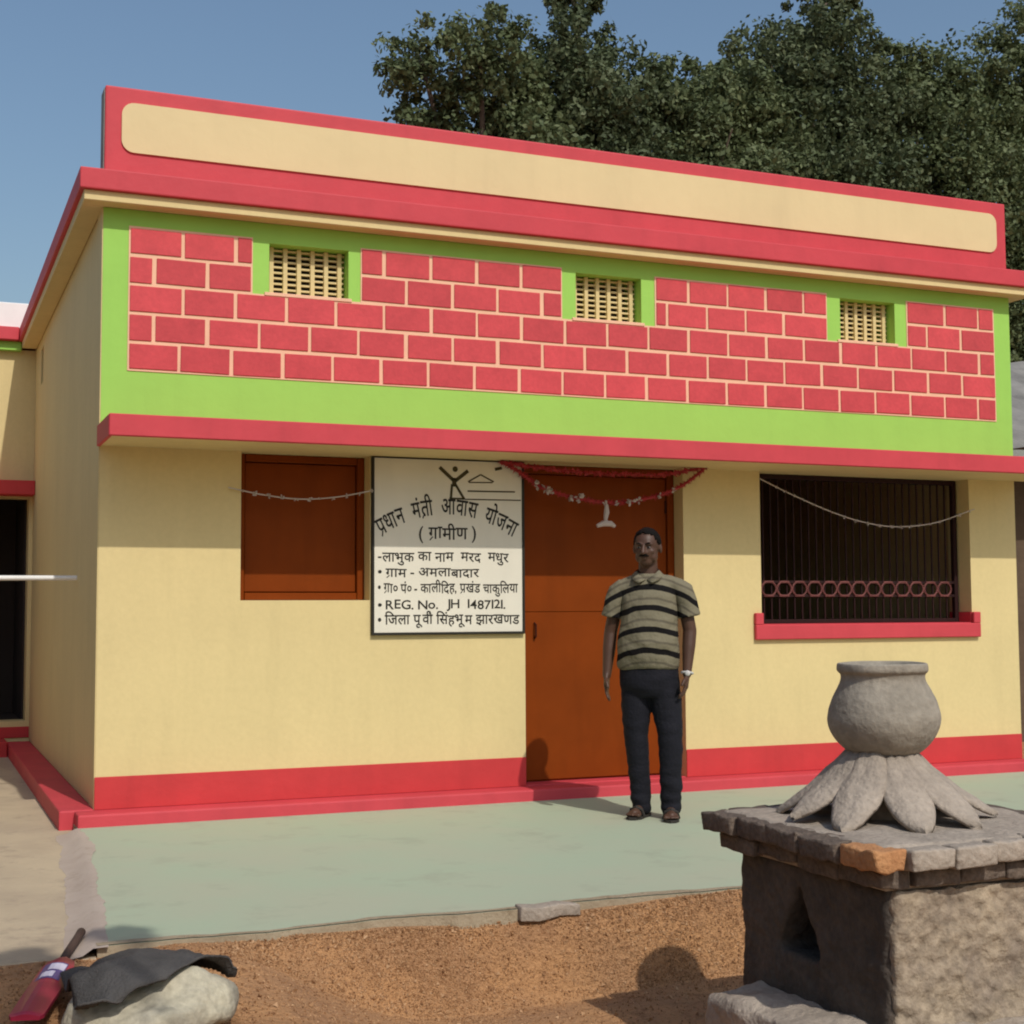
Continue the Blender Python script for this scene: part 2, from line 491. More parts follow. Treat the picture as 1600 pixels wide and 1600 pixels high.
# joints sheet and bricks
BX0, BX1, BZ0, BZ1 = 0.15, 6.742, 2.675, 3.56
FR = [(0.905, 1.605), (3.03, 3.745), (5.185, 5.905)]
FZ = 3.206
pan = wall_panel('brick_panel', BX0, BX1, BZ0, BZ1, [(a, b, FZ, BZ1) for a, b in FR], 0.005, M['line'], H, at=-0.005)
bn = M['brick'].node_tree; bb_ = bn.nodes['Principled BSDF']; oi = bn.nodes.new('ShaderNodeObjectInfo')
mr_ = bn.nodes.new('ShaderNodeMapRange'); mr_.inputs[3].default_value = 0.90; mr_.inputs[4].default_value = 1.08
bn.links.new(oi.outputs['Random'], mr_.inputs[0])
mx_ = bn.nodes.new('ShaderNodeMix'); mx_.data_type = 'RGBA'; mx_.blend_type = 'MULTIPLY'; mx_.inputs[0].default_value = 1
bn.links.new(bb_.inputs['Base Color'].links[0].from_socket, mx_.inputs[6]); bn.links.new(mr_.outputs[0], mx_.inputs[7]); bn.links.new(mx_.outputs[2], bb_.inputs['Base Color'])
rows = 5; rh = (BZ1 - BZ0) / rows; jt = 0.023; pitch = 0.3215
brick_cache = {}
def brick(x0, x1, z0, z1):
    key = (round(x1 - x0, 3), round(z1 - z0, 3))
    w, h = key
    if key not in brick_cache:
        bm = bmesh.new(); add_box(bm, -w / 2, w / 2, -0.007, 0.0, -h / 2, h / 2, 0.0025)
        me = bpy.data.meshes.new('brick'); bmesh.ops.recalc_face_normals(bm, faces=bm.faces); bm.to_mesh(me); bm.free(); me.materials.append(M['brick'])
        brick_cache[key] = me
    o = bpy.data.objects.new('brick', brick_cache[key])
    o.location = ((x0 + x1) / 2 + random.uniform(-.002, .002), -0.0045 - random.uniform(0, .001), (z0 + z1) / 2 + random.uniform(-.0015, .0015))
    o.rotation_euler = (0, random.uniform(-.010, .010), 0)
    link(o, pan)
for r in range(rows):
    z1 = BZ1 - r * rh; z0 = z1 - rh
    spans = [(BX0, BX1)]
    if r < 2:
        spans = []; s = BX0
        for a, b in FR: spans.append((s, a)); s = b
        spans.append((s, BX1))
    off = 0.005 if r % 2 == 0 else -pitch * 0.52
    if r == 4: off -= 0.02
    for s0, s1 in spans:
        cuts = [s0]
        x = BX0 + off
        while x < s1:
            if s0 + 0.075 < x < s1 - 0.075: cuts.append(x)
            x += pitch
        cuts.append(s1)
        for a, b in zip(cuts, cuts[1:]):
            brick(a + jt / 2 + random.uniform(-.003, .003), b - jt / 2 + random.uniform(-.003, .003), z0 + jt / 2 + random.uniform(-.0025, .0025), z1 - jt / 2 + random.uniform(-.0025, .0025))
# ventilators with lattice
for a, b in VENTS:
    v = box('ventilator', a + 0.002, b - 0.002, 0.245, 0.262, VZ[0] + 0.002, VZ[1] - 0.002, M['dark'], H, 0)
    nb = 6
    for k in range(nb):
        cx = a + 0.035 + (b - a - 0.07) * k / (nb - 1)
        box('bar', cx - 0.014, cx + 0.014, 0.085, 0.118, VZ[0] + 0.001, VZ[1] - 0.001, M['cream'], v, 0.002)
    ns = 9
    for k in range(ns):
        z = VZ[0] + 0.018 + (VZ[1] - VZ[0] - 0.036) * k / (ns - 1)
        box('slat', a + 0.002, b - 0.002, 0.098, 0.116, z - 0.006, z + 0.006, M['cream'], v, 0)
    box('sill', a - 0.03, b + 0.02, -0.012, 0.075, VZ[0] - 0.016, VZ[0] + 0.006, M['line'], v, 0.002)

# sun ledge over door and windows
lg = box('sun_ledge', 0.004, W + 0.10, -0.545, -0.0005, ZC0, ZC1 - 0.012, M['cream'], H, 0)
bm = bmesh.new()
add_box(bm, -0.02, W + 0.14, -0.575, -0.546, ZC0 - 0.006, ZC1, 0.006)
add_box(bm, -0.02, 0.003, -0.5455, -0.001, ZC0 - 0.006, ZC1, 0.004)
add_box(bm, 0.0035, W + 0.14, -0.5455, -0.001, ZC1 - 0.0115, ZC1, 0.0)
bm_obj('fascia', bm, M['pink'], lg)

# cornice strip, roof slab, parapet
def ring_strip(name, o, z0, z1, m, parent, bev=0.004):
    bm = bmesh.new()
    add_box(bm, -o, W + o, -o, -0.001, z0, z1, bev)
    add_box(bm, -o, -0.001, 0.0, 5.0, z0, z1, bev)
    add_box(bm, W + 0.001, W + o, 0.0, D, z0, z1, bev)
    return bm_obj(name, bm, m, parent)
ring_strip('cornice_strip', 0.128, ZT, 3.722, M['cream'], H)
bm = bmesh.new()
add_box(bm, -0.155, W + 0.16, -0.16, D + 0.15, 3.7225, 3.848, 0.008, 2)
slab = bm_obj('roof_slab', bm, M['pink'], H)
bm = bmesh.new(); add_box(bm, 0.0, W - 0.01, 0.0, 0.16, 3.846, 4.415, 0.012, 2)
para = bm_obj('parapet', bm, M['pink'], H)
box('end_face', -0.005, 0.0015, 0.018, 0.158, 3.849, 4.40, M['raw'], para, 0)
def round_rect(x0, x1, z0, z1, r, n=6):
    pts = []
    for cx, cz, a0 in ((x1 - r, z1 - r, 0), (x0 + r, z1 - r, 90), (x0 + r, z0 + r, 180), (x1 - r, z0 + r, 270)):
        for k in range(n + 1):
            a = radians(a0 + 90 * k / n); pts.append((cx + r * cos(a), cz + r * sin(a)))
    return pts
bm = bmesh.new()
pts = round_rect(0.098, 6.79, 4.01, 4.318, 0.075)
f0 = [bm.verts.new((x, -0.012, z)) for x, z in pts]; f1 = [bm.verts.new((x, 0.001, z)) for x, z in pts]
bm.faces.new(f0); bm.faces.new(f1[::-1])
for i in range(len(pts)): bm.faces.new((f0[i], f0[(i + 1) % len(pts)], f1[(i + 1) % len(pts)], f1[i]))
bm_obj('parapet_panel', bm, M['panel'], para)

# plinth ledge and skirting
bm = bmesh.new()
add_box(bm, -0.115, W + 0.2, -0.20, 0.0, -0.12, 0.073, 0.012, 2)
add_box(bm, -0.20, -0.001, 0.0005, 4.97, -0.12, 0.078, 0.012, 2)
bm_obj('plinth', bm, M['pink'], H)
for a, b in ((-0.004, DOOR[0]), (DOOR[1], W)):
    bm = bmesh.new(); add_box(bm, a, b, -0.008, 0.0, 0.0725, 0.262, 0.003); bm_obj('skirting', bm, M['red'], H)
box('threshold', DOOR[0] + 0.003, DOOR[1] - 0.003, 0.0005, 0.25, 0.02, 0.078, M['pink'], H, 0.004)

# door
dr = box('door', DOOR[0] + 0.001, DOOR[1] - 0.001, 0.162, 0.197, 0.079, ZC0 - 0.001, M['brown'], H, 0)
bm = bmesh.new()
for x0, x1, z0, z1 in ((DOOR[0], DOOR[0] + 0.055, 0.079, ZC0), (DOOR[1] - 0.055, DOOR[1], 0.079, ZC0), (DOOR[0] + 0.055, DOOR[1] - 0.055, ZC0 - 0.06, ZC0)):
    add_box(bm, x0 + 0.0015, x1 - 0.0015, 0.125, 0.161, z0 + 0.001, z1 - 0.001, 0.004)
bm_obj('door_frame', bm, M['brown'], dr)
mid = DOOR[0] + 0.34
bm = bmesh.new(); add_box(bm, DOOR[0] + 0.058, DOOR[1] - 0.058, 0.145, 0.1615, 0.09, 1.214, 0.003)
bm_obj('door_leaf', bm, M['brown'], dr)
bm = bmesh.new(); add_box(bm, DOOR[0] + 0.058, DOOR[1] - 0.058, 0.145, 0.1615, 1.2165, ZC0 - 0.065, 0.003)
bm_obj('door_leaf', bm, M['brown'], dr)
bm = bmesh.new()
add_tube(bm, [(DOOR[0] + .13, 0.144, 1.04), (DOOR[0] + .13, 0.118, 1.05), (DOOR[0] + .13, 0.118, 1.13), (DOOR[0] + .13, 0.144, 1.14)], 0.007, 8)
bm_obj('handle', bm, M['frame'], dr)

for x in (DOOR[1] - 0.062,):
    for z in (0.35, 1.2, 1.95):
        bm = bmesh.new(); add_tube(bm, [(x, 0.141, z - 0.045), (x, 0.141, z + 0.045)], 0.008, 8); bm_obj('hinge', bm, M['frame'], dr)

# shuttered window
wn1 = box('shuttered_window', WIN1[0] + 0.001, WIN1[1] - 0.001, 0.18, 0.246, WIN1[2] + 0.001, WIN1[3] - 0.001, M['frame'], H, 0)
bm = bmesh.new()
for x0, x1, z0, z1 in ((WIN1[0], WIN1[0] + 0.05, WIN1[2], WIN1[3]), (WIN1[1] - 0.05, WIN1[1], WIN1[2], WIN1[3]),
                       (WIN1[0] + 0.05, WIN1[1] - 0.05, WIN1[2], WIN1[2] + 0.05), (WIN1[0] + 0.05, WIN1[1] - 0.05, WIN1[3] - 0.05, WIN1[3])):
    add_box(bm, x0 + 0.0015, x1 - 0.0015, 0.12, 0.179, z0 + 0.0015, z1 - 0.0015, 0.004)
bm_obj('window_frame', bm, M['brown'], wn1)
wm = (WIN1[0] + WIN1[1]) / 2
for a, b in ((WIN1[0] + 0.053, WIN1[1] - 0.053),):
    bm = bmesh.new(); add_box(bm, a, b, 0.145, 0.1795, WIN1[2] + 0.053, WIN1[3] - 0.053, 0.004)
    bm_obj('shutter', bm, M['brown'], wn1)

# barred window
gw = empty('barred_window', (0, 0, 0)); gw.parent = H
bm = bmesh.new()
add_box(bm, 4.512, 6.512, -0.035, -0.001, 1.01, 1.116, 0.006)
add_box(bm, 4.512, 4.577, -0.035, -0.001, 1.1165, 1.20, 0.005)
add_box(bm, 6.447, 6.512, -0.035, -0.001, 1.1165, 1.20, 0.005)
add_box(bm, WIN3[0] + 0.001, WIN3[1] - 0.001, 0.0, 0.24, 1.1155, 1.122, 0)
add_box(bm, WIN3[1] - 0.012, WIN3[1] - 0.0015, 0.0, 0.24, 1.1225, 1.20, 0)
add_box(bm, WIN3[0] + 0.0015, WIN3[0] + 0.012, 0.0, 0.24, 1.1225, 1.20, 0)
bm_obj('sill', bm, M['pink'], gw)
bm = bmesh.new()
gx0, gx1, gz0, gz1 = WIN3[0] + 0.013, WIN3[1] - 0.013, 1.123, ZC0 - 0.002
for x0, x1, z0, z1 in ((gx0, gx0 + 0.035, gz0, gz1), (gx1 - 0.035, gx1, gz0, gz1), (gx0 + 0.035, gx1 - 0.035, gz0, gz0 + 0.03), (gx0 + 0.035, gx1 - 0.035, gz1 - 0.035, gz1)):
    add_box(bm, x0, x1, 0.13, 0.17, z0, z1, 0.003)
bm_obj('window_frame', bm, M['iron'], gw)
nb = 26
for k in range(nb):
    x = gx0 + 0.035 + (gx1 - gx0 - 0.07) * (k + 1) / (nb + 1)
    box('bar', x - 0.006, x + 0.006, 0.142, 0.154, gz0 + 0.03, gz1 - 0.035, M['iron'], gw, 0.002)
for z in (1.325, 1.425):
    box('rail', gx0 + 0.035, gx1 - 0.035, 0.135, 0.1415, z - 0.010, z + 0.010, M['iron'], gw, 0.001)
for k in range(nb // 2 ):
    cx = gx0 + 0.035 + (gx1 - gx0 - 0.07) * (2 * k + 1.5) / (nb + 1)
    bm = bmesh.new()
    rr = 0.046
    add_tube(bm, [(cx + 0.062 * cos(a), 0.130, 1.375 + (rr + 0.008) * sin(a)) for a in [pi * 2 * t / 14 for t in range(15)]], 0.0075, 6, cap=False)
    for zz in (1.325, 1.425):
        add_box(bm, cx - 0.042, cx + 0.042, 0.1245, 0.1345, zz - 0.008, zz + 0.008, 0.002)
    bm_obj('scroll', bm, M['ironlight'], gw)
# half-open wooden leaf inside

# slot window on the side
sw = box('slot_window', 0.10, 0.13, 4.222, 4.458, 3.242, 3.558, M['frame'], H, 0)

# the wing at the back left
WX = -4.2
WD = (-1.30, -0.035, 0.25, 2.29)
wing = wall_panel('wing_wall', WX, -0.0005, 0.0, ZT, [WD], 0.25, M['cream'], H, at=5.1)
box('wing_side_wall', WX, WX + 0.25, 5.352, D, 0.0, ZT, M['cream'], H, 0)
box('wing_back_wall', WX + 0.252, 0.0, D - 0.25, D, 0.0, ZT, M['cream'], H, 0)
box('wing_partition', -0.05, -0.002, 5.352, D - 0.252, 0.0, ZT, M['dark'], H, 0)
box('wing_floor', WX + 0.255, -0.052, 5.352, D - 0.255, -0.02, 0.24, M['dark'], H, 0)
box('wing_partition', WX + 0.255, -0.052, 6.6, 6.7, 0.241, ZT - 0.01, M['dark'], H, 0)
box('wing_slab', WX - 0.15, -0.157, 4.95, D + 0.14, 3.7235, 3.8465, M['pink'], H, 0.008)
box('wing_parapet', WX, -0.06, 5.1, 5.26, 3.85, 4.10, M['whitep'], H, 0.01)
box('wing_strip', WX - 0.09, -0.13, 5.02, 5.0995, ZT - 0.02, 3.7225, M['green'], H, 0.004)
wl = box('wing_ledge', WX, -0.002, 4.86, 5.0995, 2.30, 2.43, M['red'], H, 0.006)
box('wing_step', -1.5, -0.205, 4.70, 5.0995, -0.1, 0.10, M['red'], H, 0.01)
box('wing_skirting', WX, -0.001, 5.09, 5.0995, 0.10, 0.20, M['red'], H, 0.003)

# pipe sticking out of the side wall
bm = bmesh.new()
add_tube(bm, [(0.02, 1.19, 1.457), (-0.3, 1.195, 1.456), (-1.15, 1.21, 1.452)], 0.017, 12)
pp = bm_obj('pipe', bm, M['whitep'], smooth=False)
tag(pp, 'thin white plastic pipe sticking out level from the shaded side wall', 'pipe')

# ------------------------------------------------------------------ signboard
def text_mesh(s, size):
    cu = bpy.data.curves.new('tmp', 'FONT'); cu.body = s; cu.size = size; cu.resolution_u = 3; cu.offset = size * 0.013
    o = bpy.data.objects.new('tmp', cu)
    me = eval_mesh(o)
    vs = [(v.co.x, v.co.y) for v in me.vertices]; fs = [tuple(p.vertices) for p in me.polygons]
    bpy.data.objects.remove(o); bpy.data.curves.remove(cu); bpy.data.meshes.remove(me)
    return vs, fs

class Flat:
    """flat painted shapes in board coordinates (u right, v up)"""
    def __init__(self): self.v = []; self.f = []
    def add(self, vs, fs):
        k = len(self.v); self.v += vs; self.f += [tuple(i + k for i in f) for f in fs]
    def stroke(self, p0, p1, w):
        a, b = Vector(p0), Vector(p1); d = (b - a).normalized(); n = Vector((-d.y, d.x)) * w / 2
        self.add([tuple(a + n), tuple(a - n), tuple(b - n), tuple(b + n)], [(0, 1, 2, 3)])
    def disc(self, c, r, n=12):
        self.add([(c[0] + r * cos(2 * pi * k / n), c[1] + r * sin(2 * pi * k / n)) for k in range(n)], [tuple(range(n))])
    def build(self, name, x0, y, z0, m, parent):
        return mesh_obj(name, [(x0 + u, y, z0 + v) for u, v in self.v], self.f, m, parent)

RA = '\u0001'   # mark: put a small slanting stroke (ra-kar) under the previous letter
RE = '\u0002'   # mark: small hook (reph) over the previous letter
def layout(clusters, size):
    """returns list of (verts, faces, x_centre) and total width, each cluster with local origin at its left"""
    out = []; x = 0
    for c in clusters:
        if c == ' ':
            x += size * 0.28; continue
        marks = [m for m in (RA, RE) if m in c]
        s = c.replace(RA, '').replace(RE, '')
        vs, fs = text_mesh(s, size)
        if not vs: continue
        mn = min(v[0] for v in vs); mxx = max(v[0] for v in vs); w = mxx - mn
        vs = [(v[0] - mn, v[1]) for v in vs]
        if RA in marks:
            k = len(vs); t = size * 0.05; px = w * 0.42 if len(s) == 1 else w * 0.25
            vs += [(px, size * 0.14), (px - size * 0.2, -size * 0.06), (px - size * 0.2 + t, -size * 0.06 - t), (px + t, size * 0.14 - t)]
            fs = fs + [(k, k + 1, k + 2, k + 3)]
        if RE in marks:
            k = len(vs); t = size * 0.06; px = w * 0.6
            vs += [(px, size * 0.66), (px + t, size * 0.66), (px + 2.6 * t, size * 0.84), (px + 1.2 * t, size * 0.86)]
            fs = fs + [(k, k + 1, k + 2, k + 3)]
        out.append((vs, fs, x, w)); x += w - (size * 0.012 if ord(s[0]) > 0x900 else -size * 0.05)
    return out, x

def put_line(fl, clusters, u0, v0, size, width=None):
    items, tot = layout(clusters, size)
    sx = (width / tot) if width else 1
    for vs, fs, x, w in items:
        jz = random.uniform(-.05, .05) * size
        fl.add([(u0 + (x + v[0]) * sx, v0 + v[1] + jz) for v in vs], fs)

SX0, SX1, SZ0, SZ1 = 1.693, 2.716, 1.088, 2.205
SB = empty('signboard', (0, 0, 0))
tag(SB, 'white painted signboard with black hindi lettering between shuttered window and door', 'sign')
box('board', SX0, SX1, -0.022, -0.001, SZ0, SZ1, M['white'], SB, 0.001)
bm = bmesh.new()
t = 0.016
for x0, x1, z0, z1 in ((SX0 - t, SX0, SZ0 - t, SZ1 + t * .4), (SX1, SX1 + t, SZ0 - t, SZ1 + t * .4), (SX0 + 0.0005, SX1 - 0.0005, SZ0 - t, SZ0), (SX0 + 0.0005, SX1 - 0.0005, SZ1, SZ1 + t * .4)):
    add_box(bm, x0, x1, -0.03, -0.001, z0, z1, 0.002)
bm_obj('frame', bm, M['black'], SB)
fl = Flat()
items, tot = layout(['प' + RA, 'धा', 'न', ' ', ' ', 'मं', 'त' + RA + 'ी', ' ', ' ', 'आ', 'वा', 'स', ' ', ' ', 'यो', 'ज', 'ना'], 0.155)
Rarc, cu, cv = 0.78, 0.50, -0.015
span = 1.25
for vs, fs, x, w in items:
    th = (0.5 - (x + w / 2) / tot) * span
    ca, sa = cos(th), sin(th)
    ox, oz = cu - Rarc * sin(th), cv + Rarc * cos(th)
    k = span * Rarc / tot
    th2 = th * 0.8; ca, sa = cos(th2), sin(th2)
    q = []
    for a, b in vs:
        a = (a - w / 2) * k; b = b
        q.append((ox + a * ca - b * sa, oz + a * sa + b * ca))
    fl.add(q, fs)
tag(fl.build('lettering', SX0, -0.0235, SZ0, M['black'], SB), kind='stuff')
def new_line(*a):
    q = Flat(); put_line(q, *a); tag(q.build('lettering', SX0, -0.0235, SZ0, M['black'], SB), kind='stuff')
new_line(['(', ' ', 'ग' + RA, 'ा', 'मी', 'ण', ' ', ')'], 0.30, 0.605, 0.115, 0.40)
new_line(['-', 'ला', 'भु', 'क', ' ', 'का', ' ', 'ना', 'म', ' ', ' ', 'म', 'र', 'द', ' ', ' ', 'म', 'धु', 'र'], 0.025, 0.458, 0.088, 0.90)
new_line(['•', ' ', 'ग' + RA, 'ा', 'म', ' ', '-', ' ', 'अ', 'म', 'ला', 'बा', 'दा', 'र'], 0.025, 0.358, 0.082, 0.69)
new_line(['•', ' ', 'ग' + RA, 'ा०', ' ', 'पं०', ' ', '-', ' ', 'का', 'ली', 'िद', 'ह', ',', ' ', 'प' + RA, 'खं', 'ड', ' ', 'चा', 'कु', 'िल', 'या'], 0.025, 0.255, 0.088, 0.965)
new_line(['•', ' ', 'R', 'E', 'G', '.', ' ', 'N', 'o', '.', ' ', ' ', 'J', 'H', ' ', ' ', '1', '4', '8', '7', '1', '2', '1', '.'], 0.025, 0.152, 0.082, 0.88)
new_line(['•', ' ', 'िज', 'ला', ' ', 'पू', 'वी' + RE, ' ', 'िसं', 'ह', 'भू', 'म', ' ', 'झा', 'र', 'ख', 'ण', 'ड'], 0.025, 0.052, 0.092, 0.975)
em = Flat()
def cp(x, y): return ((x - 35) / 1187.0, (1525 - y) / 1306.0)
em.disc(cp(688, 140), 0.019)
for a, b, w in (((560, 128), (672, 235), .024), ((795, 150), (690, 240), .024), ((680, 215), (680, 290), .03), ((662, 270), (652, 395), .017), ((690, 270), (762, 395), .017),
                ((640, 392), (770, 392), .012), ((770, 396), (1240, 392), .008), ((790, 325), (1190, 320), .010), ((795, 245), (900, 180), .010), ((900, 180), (1010, 238), .010), ((800, 250), (1000, 245), .008),
                ((1020, 130), (1080, 115), .02)):
    em.stroke(cp(*a), cp(*b), w)
em.build('emblem', SX0, -0.0235, SZ0, M['olive'], SB)

# ------------------------------------------------------------------ garlands
M['garred'] = mat('red_tinsel', (0.38, 0.03, 0.035), 0.5, 0.3, 40)
M['petalw'] = mat('white_paper_flower', (0.50, 0.44, 0.40), 0.7, 0.1, 30)
def flower_mesh(rad, seed, m):
    rnd = random.Random(seed); bm = bmesh.new()
    for k in range(9):
        a = rnd.uniform(0, 2 * pi); t = rnd.uniform(-1, 1)
        d = Vector((cos(a), sin(a), t)).normalized()
        s = d.cross(Vector((rnd.random(), rnd.random(), rnd.random()))).normalized(); q = d.cross(s)
        p0 = d * rad * .1; L = rad * rnd.uniform(.8, 1.1); w = rad * .38
        vs = [bm.verts.new(v) for v in (p0, p0 + d * L * .6 + s * w, p0 + d * L, p0 + d * L * .6 - s * w, p0 + d * L * .5 + q * w * .6)]
        bm.faces.new((vs[0], vs[1], vs[4])); bm.faces.new((vs[1], vs[2], vs[4])); bm.faces.new((vs[2], vs[3], vs[4])); bm.faces.new((vs[3], vs[0], vs[4]))
    me = bpy.data.meshes.new('flower'); bm.to_mesh(me); bm.free(); me.materials.append(m); return me

def curve_pts(ctrl, n):
    """smooth curve through control points (Catmull-Rom)"""
    P = [Vector(c) for c in ctrl]; P = [P[0] * 2 - P[1]] + P + [P[-1] * 2 - P[-2]]
    out = []
    for i in range(1, len(P) - 2):
        for k in range(n):
            t = k / n
            out.append(0.5 * ((2 * P[i]) + (P[i + 1] - P[i - 1]) * t + (2 * P[i - 1] - 5 * P[i] + 4 * P[i + 1] - P[i + 2]) * t * t + (3 * P[i] - P[i - 1] - 3 * P[i + 1] + P[i + 2]) * t ** 3))
    out.append(P[-2]); return out

fm = [flower_mesh(0.016, s, M['petalw']) for s in range(3)]
def white_string(ctrl, label, step):
    root = empty('flower_garland', ctrl[len(ctrl) // 2])
    tag(root, label, 'garland')
    o0 = Vector(ctrl[len(ctrl) // 2])
    pts = [p - o0 for p in curve_pts(ctrl, 8)]
    bm = bmesh.new(); add_tube(bm, pts, 0.0045, 6); bm_obj('string', bm, M['petalw'], root)
    acc = 0
    for a, b in zip(pts, pts[1:]):
        acc += (b - a).length
        if acc > step:
            acc = 0
            f = bpy.data.objects.new('flower', random.choice(fm)); f.location = b + Vector((0, -0.004, random.uniform(-.008, 0.002)))
            s = random.uniform(.6, 1.25); f.scale = (s, s, s); f.rotation_euler = (random.uniform(0, 6), random.uniform(0, 6), 0); link(f, root)
    return root
white_string([(0.76, -0.03, 1.985), (0.98, -0.03, 1.945), (1.213, -0.03, 1.925), (1.45, -0.03, 1.945), (1.67, -0.035, 1.99)], 'thin white flower string strung across the brown shuttered window', 0.06)
white_string([(4.56, -0.03, 2.16), (4.85, -0.03, 2.045), (5.176, -0.03, 1.933), (5.45, -0.03, 1.865), (5.743, -0.03, 1.836), (6.10, -0.03, 1.872), (6.48, -0.03, 1.985)], 'white flower string sagging across the dark barred window', 0.075)
g = empty('door_garland', (3.32, -0.06, 1.96))
tag(g, 'red tinsel garland with white flowers and pendant hanging over the brown door', 'garland')
ctrl = [(2.56, -0.06, 2.206), (2.70, -0.06, 2.13), (2.865, -0.06, 2.035), (3.10, -0.06, 1.978), (3.32, -0.06, 1.955), (3.52, -0.06, 1.97), (3.75, -0.06, 2.02), (3.95, -0.06, 2.11), (4.12, -0.06, 2.235)]
o0 = Vector((3.32, -0.06, 1.96))
pts = [p - o0 for p in curve_pts(ctrl, 10)]
bm = bmesh.new(); add_tube(bm, pts, 0.010, 6)
rnd = random.Random(4)
for p in pts:
    for k in range(16):
        d = Vector((rnd.gauss(0, 1), rnd.gauss(0, 1), rnd.gauss(0, 1))).normalized(); s = d.cross(Vector((.3, .5, .8))).normalized() * 0.006
        L = rnd.uniform(.018, .034); c = p + Vector((rnd.uniform(-.012, .012), 0, 0))
        v = [bm.verts.new(c + q) for q in (s, -s, d * L)]; bm.faces.new(v)
bm_obj('tinsel', bm, M['garred'], g)
# a second shorter swag hugging the lintel
ctrl2 = [(2.56, -0.075, 2.20), (2.9, -0.075, 2.165), (3.3, -0.075, 2.15), (3.75, -0.075, 2.16), (4.12, -0.075, 2.225)]
bm = bmesh.new()
for p in [q - o0 for q in curve_pts(ctrl2, 14)]:
    for k in range(16):
        d = Vector((rnd.gauss(0, 1), rnd.gauss(0, .6), rnd.gauss(0, 1))).normalized(); s = d.cross(Vector((.3, .5, .8))).normalized() * 0.007
        v = [bm.verts.new(p + Vector((rnd.uniform(-.02, .02), 0, 0)) + q) for q in (s, -s, d * rnd.uniform(.015, .035))]; bm.faces.new(v)
add_tube(bm, [q - o0 for q in curve_pts(ctrl2, 6)], 0.007, 6)
bm_obj('tinsel', bm, M['garred'], g)
big = [flower_mesh(0.034, 20 + s, M['petalw']) for s in range(3)]
for x, z, s in ((2.80, 2.055, 1.0), (2.865, 2.03, 1.25), (2.90, 2.01, .8), (3.06, 1.975, 1.0), (3.11, 1.975, 1.15), (3.30, 1.95, .6), (3.39, 1.95, .6), (3.50, 1.965, 1.1), (3.56, 1.972, .8), (3.72, 2.01, .7), (3.83, 2.05, .6)):
    f = bpy.data.objects.new('flower', random.choice(big)); f.location = Vector((x, -0.085, z)) - o0; f.scale = (s, s, s); f.rotation_euler = (random.uniform(0, 6), random.uniform(0, 6), 0); link(f, g)
bm = bmesh.new()
add_tube(bm, [(-0.0, -0.01, -0.02), (0.0, -0.01, -0.075), (-0.01, -0.012, -0.12), (0.0, -0.012, -0.15)], [0.012, 0.02, 0.014, 0.01], 8)
add_tube(bm, [(-0.075, -0.012, -0.168), (-0.03, -0.014, -0.15), (0.03, -0.014, -0.15), (0.06, -0.012, -0.168)], [0.012, 0.02, 0.02, 0.012], 8)
bm_obj('pendant', bm, M['petalw'], g)

# ------------------------------------------------------------------ altar with lotus petals and clay pot
AX, AY = 1.73, -5.13              # left / near faces of the shaft
AL = empty('tulsi_altar', (AX + 0.42, AY + 0.42, -0.33))
tag(AL, 'square brick and cement altar with lotus petals on top, in the foreground', 'altar')
def par(o, root):
    o.parent = root; o.matrix_parent_inverse = Matrix.Translation(-Vector(root.location)); return o
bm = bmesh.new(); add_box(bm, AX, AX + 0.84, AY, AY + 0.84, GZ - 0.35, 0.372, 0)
shaft = bm_obj('shaft', bm, M['shadebrick'])
bm = bmesh.new()
tri = [(-4.52, 0.07), (-4.56, 0.14), (-4.655, 0.30), (-4.75, 0.14), (-4.79, 0.07)]
a = [bm.verts.new((AX - 0.1, y, z)) for y, z in tri]; b_ = [bm.verts.new((AX + 0.16, y, z)) for y, z in tri]
bm.faces.new(a); bm.faces.new(b_[::-1])
for i in range(len(tri)): bm.faces.new((a[i], b_[i], b_[(i + 1) % 5], a[(i + 1) % 5]))
cut = bm_obj('cut', bm, M['mortar'])
WORK.collection.objects.link(cut)
mo = shaft.modifiers.new('b', 'BOOLEAN'); mo.object = cut; mo.operation = 'DIFFERENCE'; mo.solver = 'EXACT'
apply_mods(shaft); bpy.data.objects.remove(cut)
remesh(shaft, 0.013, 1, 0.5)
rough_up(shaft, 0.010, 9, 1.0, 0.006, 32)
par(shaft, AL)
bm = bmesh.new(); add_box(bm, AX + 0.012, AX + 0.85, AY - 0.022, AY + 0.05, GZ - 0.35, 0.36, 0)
pl = bm_obj('plaster_face', bm, M['mortar']); remesh(pl, 0.010, 1, 0.5); rough_up(pl, 0.012, 8, 6.0, 0.010, 30)  # plastered front, kept pale as the lit side against the darkened shaft
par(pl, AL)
# low lumpy cement footing along the shaded face
bm = bmesh.new(); add_box(bm, 1.50, 1.80, -5.30, -4.40, GZ - 0.35, -0.062, 0.04, 3); add_box(bm, 1.6, 2.7, -5.36, -5.05, GZ - 0.35, -0.05, 0.04, 3)
foot = bm_obj('footing', bm, M['petal']); remesh(foot, 0.015, 6); rough_up(foot, 0.03, 5, 4.0, 0.008, 24); par(foot, AL)
